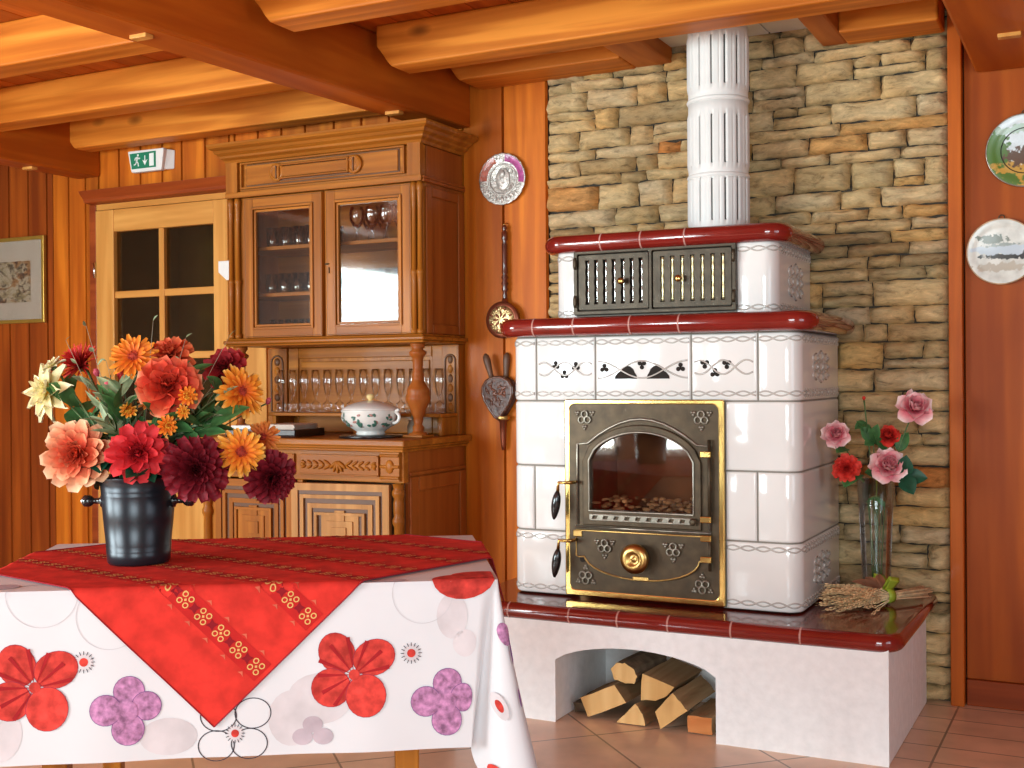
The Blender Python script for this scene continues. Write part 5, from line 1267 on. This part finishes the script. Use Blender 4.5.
def bloom(c, face, rad, layers, seed, disc_=None, disc_mi=1):
    """layers: (count, length, width, elevation root, tip, cup, shape, root radius, root height, ruffle)"""
    rnd = random.Random(seed); mb = MB(); F = frame(face).to_4x4(); F.translation = Vector(c)
    for k, (n, l, w, e0, e1, cup, shp, r0, z0, rf) in enumerate(layers):
        off = rnd.uniform(0, 6.28)
        for i in range(n):
            Mx = F @ Matrix.Rotation(off + 2 * pi * i / n + rnd.uniform(-.10, .10), 4, 'Z')
            d = rnd.uniform(-7, 7); petal(mb, Mx, l * rad * rnd.uniform(.9, 1.07), w * rad * rnd.uniform(.9, 1.1), e0 + d, e1 + d + rnd.uniform(-8, 8), cup, shp, r0 * rad, z0 * rad, 0, rnd, 4, rf, rnd.uniform(-.12, .12), 1.0 - .11 * k)
    if disc_:
        mb.ell(F @ Vector((0, 0, disc_[1] * rad)), disc_[0] * rad, disc_[0] * rad, disc_[0] * rad * .55, disc_mi, 12, 8, F.to_3x3(), .5)
        for i in range(26):
            a, r_ = rnd.uniform(0, 6.28), rnd.uniform(.3, .95) * disc_[0] * rad
            mb.ell(F @ Vector((r_ * cos(a), r_ * sin(a), disc_[1] * rad + disc_[0] * rad * .42)), .0022, .0022, .004, disc_mi, 5, 4, F.to_3x3(), .9)
    return mb
KIND = {
 'dahlia': [(13, .98, .46, 4, 2, .10, 'round', .06, -.02, .03), (13, .88, .42, 16, 14, .14, 'round', .06, .03, .03), (12, .74, .38, 32, 28, .20, 'round', .05, .08, .03), (10, .58, .30, 52, 42, .42, 'round', .04, .12, .03), (8, .40, .24, 70, 62, .45, 'round', .03, .15, .03), (5, .24, .18, 85, 80, .45, 'round', .01, .17, .03)],
 'gerbera': [(17, .98, .24, 4, -6, .15, 'strap', .10, 0, .03), (16, .86, .22, 14, 2, .18, 'strap', .09, .03, .03), (13, .55, .17, 30, 16, .2, 'strap', .08, .06, .03)],
 'peony': [(9, .98, .62, 10, -4, .18, 'rag', .06, -.02, .08), (9, .86, .55, 26, 12, .24, 'rag', .06, .04, .09), (8, .68, .48, 46, 32, .42, 'rag', .05, .09, .09), (7, .48, .38, 66, 56, .45, 'rag', .03, .13, .09), (5, .3, .26, 84, 80, .45, 'rag', .01, .16, .08)],
 'mum': [(17, .98, .36, 0, -18, .35, 'rag', .08, -.04, .10), (17, .92, .34, 16, 0, .38, 'rag', .08, .04, .10), (15, .82, .32, 34, 20, .40, 'rag', .07, .12, .10), (13, .70, .30, 52, 40, .42, 'rag', .06, .20, .10), (10, .56, .26, 70, 60, .45, 'rag', .04, .26, .10), (7, .42, .22, 84, 80, .45, 'rag', .02, .30, .08)],
 'star': [(9, 1.0, .42, 12, -14, .26, 'point', .05, 0, .05), (8, .84, .38, 28, 4, .30, 'point', .05, .04, .05), (7, .60, .30, 48, 30, .35, 'point', .04, .10, .05), (5, .38, .22, 68, 58, .4, 'point', .02, .14, .04)],
 'starry': [(11, 1.0, .46, 6, -10, .16, 'round', .05, 0, .07), (11, .90, .42, 22, 4, .22, 'round', .05, .04, .07), (9, .72, .36, 42, 26, .36, 'round', .04, .09, .07), (7, .52, .30, 62, 48, .4, 'point', .03, .13, .06), (5, .32, .2, 82, 76, .4, 'point', .01, .16, .05)],
 'pin': [(26, .95, .10, 14, 4, .2, 'strap', .06, 0, .03), (26, .92, .10, 32, 22, .2, 'strap', .06, .03, .03), (24, .85, .10, 50, 42, .2, 'strap', .05, .06, .03), (20, .80, .10, 68, 62, .2, 'strap', .04, .08, .03), (14, .76, .10, 82, 80, .2, 'strap', .03, .10, .03)],
 'bud': [(6, 1.2, .9, 60, 96, .40, 'round', .25, -.5, .02), (5, 1.25, .7, 72, 104, .45, 'round', .12, -.4, .02)],
 'button': [(11, .95, .34, 18, 4, .25, 'round', .10, 0, .03), (10, .70, .30, 48, 34, .3, 'round', .08, .1, .03), (7, .45, .26, 74, 66, .35, 'round', .04, .18, .03)],
 'rose': [(5, 1.02, 1.10, 34, -14, .26, 'rose', .12, -.20, .03), (5, .96, 1.05, 54, 18, .34, 'rose', .11, -.16, .03), (5, .90, .92, 68, 48, .48, 'rose', .10, -.10, .02), (5, .78, .66, 76, 66, .52, 'rose', .06, 0, .02), (4, .70, .46, 86, 82, .6, 'rose', .04, .05, .01), (3, .62, .30, 92, 94, .6, 'rose', .02, .08, .01)]}
G = {
 'cream': grad('cream_petal', [(0, (.72, .50, .10)), (.35, (.80, .70, .34)), (1, (.82, .77, .56))]),
 'redpin': grad('scarlet_petal', [(0, (.22, .008, .01)), (.5, (.50, .018, .015)), (1, (.66, .05, .03))]),
 'orange': grad('orange_petal', [(0, (.50, .03, .008)), (.45, (.72, .14, .010)), (1, (.82, .30, .025))]),
 'rol': grad('vermilion_petal', [(0, (.30, .01, .01)), (.5, (.60, .06, .02)), (1, (.74, .20, .07))]),
 'coral': grad('coral_petal', [(0, (.38, .012, .010)), (.70, (.64, .055, .025)), (.9, (.72, .14, .06)), (1, (.80, .38, .20))]),
 'yellow': grad('amber_petal', [(0, (.55, .04, .008)), (.45, (.76, .17, .012)), (.8, (.80, .33, .03)), (1, (.84, .52, .14))]),
 'dark': grad('dark_red_petal', [(0, (.10, .004, .006)), (.6, (.26, .010, .014)), (1, (.38, .02, .022))]),
 'salmon': grad('salmon_petal', [(0, (.55, .02, .012)), (.50, (.70, .10, .045)), (.78, (.76, .30, .15)), (1, (.82, .56, .34))]),
 'red': grad('red_petal', [(0, (.25, .005, .01)), (.5, (.52, .015, .022)), (1, (.66, .04, .045))]),
 'burg': grad('burgundy_petal', [(0, (.06, .002, .006)), (.6, (.165, .006, .013)), (1, (.25, .014, .026))]),
 'rust': grad('rust_petal', [(0, (.40, .03, .01)), (.5, (.58, .12, .02)), (1, (.70, .26, .05))]),
 'pink': grad('pink_bud_petal', [(0, (.30, .03, .06)), (1, (.60, .10, .14))]),
 'core': plain('rusty_flower_centre', (.34, .03, .012), .8, var=.5, scale=90, tint=False),
 'corey': plain('yellow_flower_centre', (.74, .38, .03), .8, var=.3, scale=90, tint=False),
 'rosep': grad('pink_rose_petal', [(0, (.64, .05, .10)), (.45, (.78, .20, .25)), (.8, (.86, .46, .46)), (1, (.90, .72, .68))]),
 'rosered': grad('red_rose_petal', [(0, (.30, .006, .008)), (.6, (.60, .025, .018)), (1, (.70, .06, .035))])}
VX = Vector((-2.122, 2.164, TZ + .005))             # foot of the bucket
CAMP = Vector((0, 0, 1.2))
def leafm(a, tip, w, droop=.25, nrm=None, mb=None, mi=0, fold=.25, n=7):
    """a leaf blade from a to tip"""
    mb = mb or MB(); a, tip = Vector(a), Vector(tip); d = tip - a; L_ = d.length; d.normalize()
    nn = Vector(nrm) if nrm else Vector((.3, -.6, .7)); sd = d.cross(nn).normalized(); nn = sd.cross(d).normalized(); vs = []; ts = []
    for i in range(n + 1):
        t = i / n; ww = w * (sin(pi * t ** .8) ** .8 if 0 < t < 1 else .02); c = a + d * L_ * t + nn * (L_ * droop * (t - t * t) * 1.4)
        for q in (-1, -.5, 0, .5, 1):
            vs.append(c + sd * (q * ww * .5) + nn * (abs(q) * ww * fold * .5)); ts.append(.08 + .9 * abs(q) * t + .02)
    mb.add(vs, [(i * 5 + j, i * 5 + j + 1, (i + 1) * 5 + j + 1, (i + 1) * 5 + j) for i in range(n) for j in range(4)], mi, ts, True)
    return mb
def flower(name, kind, c, rad, mat_, label, face=None, disc_=None, dm=None, seed=1, group=None, base=None, leaves=(), lmat='leaf', rim=None, cat='flower', sr=.0028, root=None, thick=0):
    c = Vector(c); base = Vector(base) if base else VX + Vector((random.uniform(-.028, .028), random.uniform(-.028, .028), .05))
    if face is None:
        out = (c - (VX + Vector((0, 0, .28)))); out.z *= .8
        face = out.normalized() * .75 + (CAMP - c).normalized() * .9
    face = Vector(face).normalized(); e = empty(name, base, label=label, cat=cat, group=group)
    b = obj('blossom', bloom(c, face, rad, KIND[kind], seed, disc_), [G[mat_], G[dm] if dm else G['core']], e)
    mid = rim if rim else VX + Vector(((c.x - VX.x) * .22, (c.y - VX.y) * .22, .235))
    back = c - face * rad * .25
    ctlp = Vector(mid) + (back - Vector(mid)) * .5 + Vector((0, 0, .02))
    path = [base, base.lerp(Vector(mid), .5)] + bez(mid, ctlp, back, 7)
    st = obj('stem', MB().tube(path, [sr] * (len(path) - 1) + [sr * 1.3], 7), M['stem'], e)
    cx = MB(); F = frame(face); cx.lathe([(sr, -.30 * rad), (.16 * rad, -.22 * rad), (.26 * rad, -.08 * rad), (.2 * rad, .0)], c, 10, 0, F, cap=False); obj('calyx', cx, M['stem'], e)
    for (t, tip, w) in leaves:
        k = int(t * (len(path) - 1)); obj('leaf', leafm(path[k], tip, w), M[lmat], e)
    return e
fl = flower
fl('peony', 'star', (-2.327, 2.082, 1.175), .078, 'cream', 'cream white flower at the outer door side of the bouquet', (-.15, -.95, .15), (.16, .1), 'corey', 3, leaves=[(.7, (-2.30, 2.10, 1.12), .06)])
fl('peony', 'star', (-2.322, 2.088, 1.235), .034, 'cream', 'small cream white bloom sitting on top of the larger cream one', (-.3, -.4, .6), None, None, 33)
fl('pincushion_flower', 'pin', (-2.319, 2.176, 1.240), .060, 'redpin', 'scarlet pincushion bloom behind the cream white flower', (-.15, -.75, .5), None, None, 4)
fl('gerbera', 'gerbera', (-2.129, 2.16, 1.258), .056, 'orange', 'orange gerbera with a red centre at the top of the bouquet', (.50, -.78, .34), (.24, .05), 'core', 5)
fl('lily', 'starry', (-2.105, 2.262, 1.262), .058, 'rol', 'vermilion bloom half hidden behind the orange gerbera at the top', (.25, -.6, .6), None, None, 6)
fl('dahlia', 'peony', (-2.013, 2.152, 1.185), .078, 'coral', 'large coral dahlia in the upper middle of the bouquet', (.62, -.66, .42), None, None, 7, leaves=[(.6, (-1.95, 2.17, 1.08), .05)])
fl('gerbera', 'gerbera', (-1.885, 2.262, 1.172), .066, 'yellow', 'amber gerbera seen half from the side, upper stove side', (.97, -.22, .30), (.20, .05), 'core', 8)
fl('carnation', 'peony', (-1.984, 2.324, 1.231), .056, 'dark', 'dark red flower behind the amber gerbera', (.2, -.7, .5), None, None, 9)
fl('dahlia', 'dahlia', (-2.194, 2.047, 1.028), .084, 'salmon', 'big salmon dahlia with pale petal tips, lowest at the door side', (.42, -.88, .08), None, None, 10, leaves=[(.75, (-2.12, 2.04, .985), .07)], lmat='leafd')
fl('dahlia', 'starry', (-2.039, 2.082, 1.032), .073, 'red', 'pure red dahlia hanging over the bucket rim', (.58, -.78, .20), None, None, 11, leaves=[(.6, (-1.99, 2.08, .965), .07)], lmat='leafd')
fl('chrysanthemum', 'mum', (-1.927, 2.15, .993), .078, 'burg', 'large burgundy chrysanthemum next to the bucket handle', (.68, -.72, .06), None, None, 12)
fl('gerbera', 'gerbera', (-1.853, 2.221, 1.03), .058, 'yellow', 'amber gerbera facing the room above the burgundy bloom', (.72, -.66, .12), (.24, .05), 'core', 13)
fl('gerbera', 'gerbera', (-1.864, 2.317, 1.059), .042, 'rust', 'small rust orange flower behind the lower amber gerbera', (.5, -.6, .35), (.22, .05), 'core', 14)
fl('carnation', 'mum', (-1.817, 2.284, .968), .064, 'burg', 'burgundy bloom drooping outermost at the stove side', (.85, -.45, -.15), None, None, 15, leaves=[(.75, (-1.83, 2.25, 1.02), .05)])
for i, (c, r_, mt, lb) in enumerate([((-1.973, 2.104, 1.095), .024, 'orange', 'orange button flower just above the pure red dahlia'), ((-1.947, 2.129, 1.127), .017, 'yellow', 'smallest yellow button flower under the coral dahlia'), ((-1.931, 2.126, 1.164), .023, 'orange', 'orange button flower in front of the coral dahlia petals'),
        ((-2.105, 2.116, 1.129), .021, 'yellow', 'yellow orange button flower between the gerbera and the red dahlia'), ((-2.082, 2.15, 1.148), .022, 'rust', 'rust coloured button flower left of the coral dahlia'), ((-2.045, 2.16, 1.135), .026, 'rol', 'vermilion button flower under the coral dahlia')]):
    fl('button_flower', 'button', c, r_, mt, lb, None, (.45, .1), 'corey' if mt != 'rol' else 'core', 20 + i, sr=.0016)
for i, (c, r_, mt, lb) in enumerate([((-2.183, 2.132, 1.186), .020, 'pink', 'pink bud below the scarlet pincushion bloom'), ((-2.232, 2.141, 1.218), .015, 'pink', 'small red pink bud at the edge of the scarlet bloom'), ((-2.177, 2.169, 1.212), .024, 'redpin', 'dark scarlet bud beside the top orange gerbera'), ((-1.872, 2.347, 1.146), .013, 'pink', 'tiny reddish bud sticking out towards the napkin tray')]):
    fl('flower_bud', 'bud', c, r_, mt, lb, (Vector(c) - VX + Vector((0, -.1, .2))), None, None, 40 + i, sr=.0016)
# leafy and dry sprigs
def sprig(label, tip, lv, mt, seed, leaf_l=.05, leaf_w=.016, sr=.0016, arc_=.03, smat='stem', name='leafy_sprig'):
    rnd = random.Random(seed); tip = Vector(tip); base = VX + Vector((rnd.uniform(-.025, .025), rnd.uniform(-.025, .025), .06)); mid = VX + Vector(((tip.x - VX.x) * .25, (tip.y - VX.y) * .25, .24))
    e = empty(name, base, label=label, cat='greenery'); path = [base] + bez(mid, mid.lerp(tip, .5) + Vector((0, 0, arc_)), tip, 10)
    obj('stem', MB().tube(path, [sr * (1.15 - .7 * i / (len(path) - 1)) for i in range(len(path))], 6), M[smat], e); q = MB()
    for k in range(lv):
        p = path[3 + int((len(path) - 4) * k / max(1, lv - 1))]; a = rnd.uniform(0, 6.28); up = (tip - mid).normalized()
        d = (up * rnd.uniform(.3, .9) + Vector((cos(a), sin(a), rnd.uniform(-.2, .4))) * .9).normalized()
        leafm(p, p + d * leaf_l * rnd.uniform(.7, 1.2), leaf_w * rnd.uniform(.8, 1.2), .2, (rnd.uniform(-.5, .5), -.6, .6), q)
    obj('foliage', q, M[mt], e)
sprig('dark green leafy sprig between cream flower and salmon dahlia', (-2.285, 2.105, 1.16), 9, 'leaf', 1, .085, .045)
sprig('broad green leaves in the middle behind the red dahlia', (-2.13, 2.12, 1.13), 10, 'leaf', 2, .09, .034)
sprig('grey green slender leaves rising below the pink bud', (-2.185, 2.125, 1.15), 12, 'leafg', 3, .075, .015)
sprig('fresh green leafy sprig between coral dahlia and lower amber gerbera', (-1.93, 2.22, 1.12), 11, 'leaf', 4, .10, .034)
sprig('dark green leafy sprig between coral dahlia and dark red flower', (-1.955, 2.275, 1.17), 10, 'leaf', 5, .09, .034)
sprig('grey green narrow leaves under the upper amber gerbera', (-1.90, 2.24, 1.13), 12, 'leafg', 6, .07, .012)
sprig('leafy stem between the orange button flowers', (-2.02, 2.13, 1.12), 12, 'leaf', 7, .07, .024)
sprig('mixed leaves around the scarlet bloom', (-2.24, 2.14, 1.19), 10, 'leafg', 8, .06, .016)
sprig('dark leaves spreading under the salmon dahlia over the rim', (-2.13, 2.07, .99), 7, 'leafd', 9, .09, .05, arc_=.01)
sprig('dark leaves spreading under the red dahlia over the rim', (-2.01, 2.10, .985), 7, 'leafd', 10, .09, .05, arc_=.01)
sprig('thin twig with pale green buds standing tallest at the door side', (-2.232, 2.108, 1.335), 7, 'leafg', 11, .022, .010, .0011, .01, 'twig', 'dry_sprig')
sprig('short thin twig with pale buds above the cream flower', (-2.276, 2.086, 1.300), 6, 'leafg', 12, .02, .009, .0011, .01, 'twig', 'dry_sprig')
sprig('silvery thin twig standing tallest in the middle of the bouquet', (-2.087, 2.182, 1.345), 7, 'leafg', 13, .020, .008, .0010, .01, 'twig', 'dry_sprig')
sprig('silvery thin twig leaning over the coral dahlia', (-2.016, 2.218, 1.305), 7, 'leafg', 14, .02, .008, .0010, .01, 'twig', 'dry_sprig')
sprig('bare grass stalk slanting towards the buffet', (-1.91, 2.25, 1.305), 3, 'leafg', 15, .03, .004, .0009, .0, 'twig', 'dry_sprig')
sprig('feathery dry stalks behind the pink bud', (-2.21, 2.15, 1.25), 16, 'leafg', 16, .035, .005, .001, .01, 'twig', 'dry_sprig')
sprig('feathery dry stalks beside the amber gerbera', (-1.95, 2.24, 1.19), 16, 'leafg', 17, .04, .005, .001, .01, 'twig', 'dry_sprig')

sprig('pale grey green leaves under the top orange gerbera', (-2.15, 2.13, 1.19), 14, 'leafg', 18, .08, .02)
sprig('large green leaf spray behind the coral dahlia', (-2.03, 2.22, 1.20), 10, 'leaf', 19, .11, .045)
sprig('large green leaf spray over the burgundy chrysanthemum', (-1.92, 2.19, 1.09), 9, 'leaf', 20, .10, .045)
sprig('silvery narrow leaves pointing to the upper amber gerbera', (-1.93, 2.21, 1.15), 14, 'leafg', 21, .085, .013)
sprig('pale narrow leaves in front, between salmon and pure red dahlia', (-2.12, 2.07, 1.10), 12, 'leafg', 22, .07, .016)
# black bucket
bk = empty('ice_bucket', VX, label='black metal bucket with two knob handles holding the bouquet', cat='vase')
M['bucket'] = plain('black_anodised_metal', (.014, .016, .022), .3, metal=.35, var=.2, scale=10)
P = [(.060, .0), (.070, .001), (.0735, .006)] + [(.0735 + .0165 * t, .006 + .199 * t) for t in (.14, .145, .16, .165, .19, .195, .5, .80, .805, .82, .825, .84, .845, .93)] + [(.0895, .203), (.0935, .208), (.0925, .212), (.0885, .209), (.086, .195), (.074, .03), (0, .02)]
P = [(r - (.0008 if k in (4, 6, 8, 11, 13, 15) else 0), z) for k, (r, z) in enumerate(P)]
obj('pail', MB().lathe(P, VX, 48), M['bucket'], bk)
for sgn in (1, -1):
    d = Vector((.891, .454, 0)) * sgn; o_ = VX + d * .086 + Vector((0, 0, .150))
    h = obj('handle', MB().lathe([(.016, -.004), (.016, .003), (.008, .006), (.007, .022), (.011, .026), (.0145, .032), (.0145, .044), (.011, .048), (0, .049)], o_, 18, 0, frame(d)), M['black'], bk)
    obj('handle_tip', MB().lathe([(.0085, .0475), (.0075, .0515), (0, .052)], o_, 14, 0, frame(d)), M['steel'], h, label='bright metal tip')

# ------------------------------------------------------------------ on the bench: roses, wheat
BZ = .4045
gx, gy = -.768, 4.335
M['vaseglass2'] = glass('tall_vase_glass', (.93, .96, .97), 1.4, .03, .012, .8)
obj('glass_vase', MB().lathe([(0, .001), (.043, .001), (.046, .006), (.048, .05), (.058, .30), (.066, .435), (.0635, .437), (.055, .30), (.044, .05), (.042, .022), (0, .020)], (gx, gy, BZ), 36), M['vaseglass2'], None, label='tall clear glass vase on the bench beside the stove', cat='vase')
GB = Vector((gx, gy, BZ + .026)); GRIM = Vector((gx, gy, BZ + .40))
def rose(label, c, r_, mt, face, seed, lv, lm='leaf', kind='rose'):
    c = Vector(c); b = GB + Vector((random.uniform(-.015, .015), random.uniform(-.015, .015), 0)); rim = GRIM + Vector(((c.x - gx) * .25, (c.y - gy) * .25, 0))
    return flower('rose', kind, c, r_, mt, label, face, None, None, seed, None, b, lv, lm, rim, sr=.0025)
rose('pink rose with a pale outer edge, leaning against the stove tiles', (-.872, 4.18, .998), .044, 'rosep', (.1, -.9, .25), 51, [(.8, (-.865, 4.15, .935), .05)])
rose('pale edged pink rose standing highest in the glass vase', (-.636, 4.34, 1.085), .056, 'rosep', (.25, -.75, .50), 52, [(.6, (-.66, 4.36, 1.0), .045)])
rose('pink rose in the middle, low over the vase rim', (-.718, 4.29, .885), .056, 'rosep', (.25, -.88, .34), 53, [(.65, (-.80, 4.30, .86), .06)])
rose('open red rose low at the stove side', (-.843, 4.20, .880), .048, 'rosered', (.1, -.88, .25), 54, [(.8, (-.845, 4.17, .815), .06), (.7, (-.81, 4.19, .84), .05)], 'leaf', 'peony')
rose('half open red rose between the pink ones', (-.725, 4.345, .985), .036, 'rosered', (.1, -.8, .5), 55, [(.75, (-.775, 4.32, 1.01), .04), (.8, (-.79, 4.33, .98), .035)])
e = rose('tiny red rosebud on a thin stem, topmost at the stove side', (-.806, 4.33, 1.118), .012, 'rosered', (0, -.3, 1), 56, [(.7, (-.83, 4.31, 1.04), .03), (.75, (-.79, 4.31, 1.03), .025), (.8, (-.835, 4.31, 1.01), .035)], 'leaf', 'bud')
def rose_leaves(label, pts, mt, seed):
    b = GB + Vector((.005, -.008, 0)); e = empty('rose_leaf_sprig', b, label=label, cat='greenery'); c = Vector(pts[0]); st = [b] + bez(GRIM + Vector((c.x - gx, c.y - gy, 0)) * .25, (GRIM + c) / 2 + Vector((0, 0, .03)), c, 6)
    obj('stem', MB().tube(st, .002, 6), M['stem'], e)
    for tip, w in pts[1:]: obj('leaf', leafm(c, tip, w, .12, (.1, -.9, .3)), M[mt], e)
rose_leaves('dark green rose leaves spread out at the side of the stone wall', [(-.668, 4.30, .85), ((-.655, 4.28, .925), .062), ((-.588, 4.30, .845), .058), ((-.630, 4.27, .790), .062)], 'leafd', 1)
rose_leaves('rose leaves inside the neck of the glass vase', [(-.765, 4.32, .82), ((-.80, 4.30, .75), .05), ((-.735, 4.31, .74), .045)], 'leaf', 2)
rose_leaves('small light green leaves in the upper middle of the roses', [(-.775, 4.33, .97), ((-.755, 4.31, 1.03), .04), ((-.815, 4.31, 1.02), .045), ((-.80, 4.30, .955), .035)], 'leaf', 3)

# wheat sheaf lying on the bench with a green ribbon
sh_a, sh_b = Vector((-.885, 4.045, BZ + .030)), Vector((-.615, 4.405, BZ + .030)); sd = (sh_b - sh_a).normalized(); sn = Vector((sd.y, -sd.x, 0)); tie = sh_a.lerp(sh_b, .62)
ws = empty('wheat_sheaf', (tie.x, tie.y, BZ), label='bundle of dried wheat tied with a green ribbon on the bench', cat='dried wheat')
straw = plain('straw', (.82, .62, .36), .7, var=.25, scale=60); ear = plain('wheat_ear', (.78, .54, .28), .75, var=.3, scale=90)
rnd = random.Random(12); q = MB(); q2 = MB()
for k in range(64):
    w_ = rnd.uniform(-1, 1); h_ = rnd.uniform(0, 1); p = tie + sn * w_ * .013 + Vector((0, 0, (h_ - .5) * .020))
    a = sh_b + sn * w_ * .030 + sd * rnd.uniform(-.015, .02) + Vector((0, 0, (h_ - .4) * .030)); b = tie - sd * rnd.uniform(.05, .20) + sn * w_ * .075 + Vector((0, 0, (h_ - .3) * .06))
    b.z = max(b.z, BZ + .006); a.z = max(a.z, BZ + .004)
    q.tube([a, p, b], .0019, 5, 0, tint=rnd.uniform(-.25, .25))
    tip = b - sd * rnd.uniform(.06, .10) + sn * w_ * .045 + Vector((0, 0, rnd.uniform(-.012, .012))); tip.x = max(tip.x, -.905); b.x = max(b.x, -.90); tip.z = max(tip.z, BZ + .006); ax_ = (tip - b).normalized(); s2 = ax_.orthogonal().normalized()
    for j in range(7):
        for sg in (1, -1):
            c = b.lerp(tip, j / 6) + Matrix.Rotation(j * .9, 3, ax_) @ s2 * sg * .0035; c.z = max(c.z, BZ + .005)
            q2.ell(c, .0028, .0028, .0085, 0, 5, 4, frame(ax_), rnd.uniform(-.3, .3))
    q2.tube([tip, tip + ax_ * .025], .0005, 3, 0)
obj('straw', q, straw, ws, label='straw stalks')['kind'] = 'stuff'
obj('wheat_ear', q2, ear, ws)['kind'] = 'stuff'
rbm = plain('lime_ribbon', (.36, .46, .035), .55, var=.15); F2 = frame(sd); q = MB()
q.lathe([(.0245, -.016), (.026, 0), (.0245, .016)], tie + Vector((0, 0, .002)), 20, 0, F2, cap=False)
for sg, col_ in ((1, 0), (-.7, 0)):
    q.grid(lambda u, v: tie + Vector((0, 0, .022)) + sn * -sg * (.004 + .045 * sin(pi * u) * (1 if u < .5 else .9)) + Vector((0, 0, .030 * sin(2 * pi * u * .5) * (1 - .3 * v) + .012 * (u > .5))) + sd * (v - .5) * .04 * (1 + .3 * u) + Vector((0, 0, .012 * sin(pi * u))), 14, 4, 0)
obj('ribbon', q, rbm, ws, label='lime green ribbon', solid=.0012)
q = MB(); c0 = tie + sd * -.03 + Vector((0, 0, .028))
for k in range(3): leafm(c0, c0 - sn * (.05 + .01 * k) - sd * (.05 * k - .03) + Vector((0, 0, .045 - .012 * k)), .032, .3, None, q)
obj('dried_leaf', q, plain('brown_dried_leaf', (.16, .065, .03), .7, var=.4), ws, label='brown dried leaves')
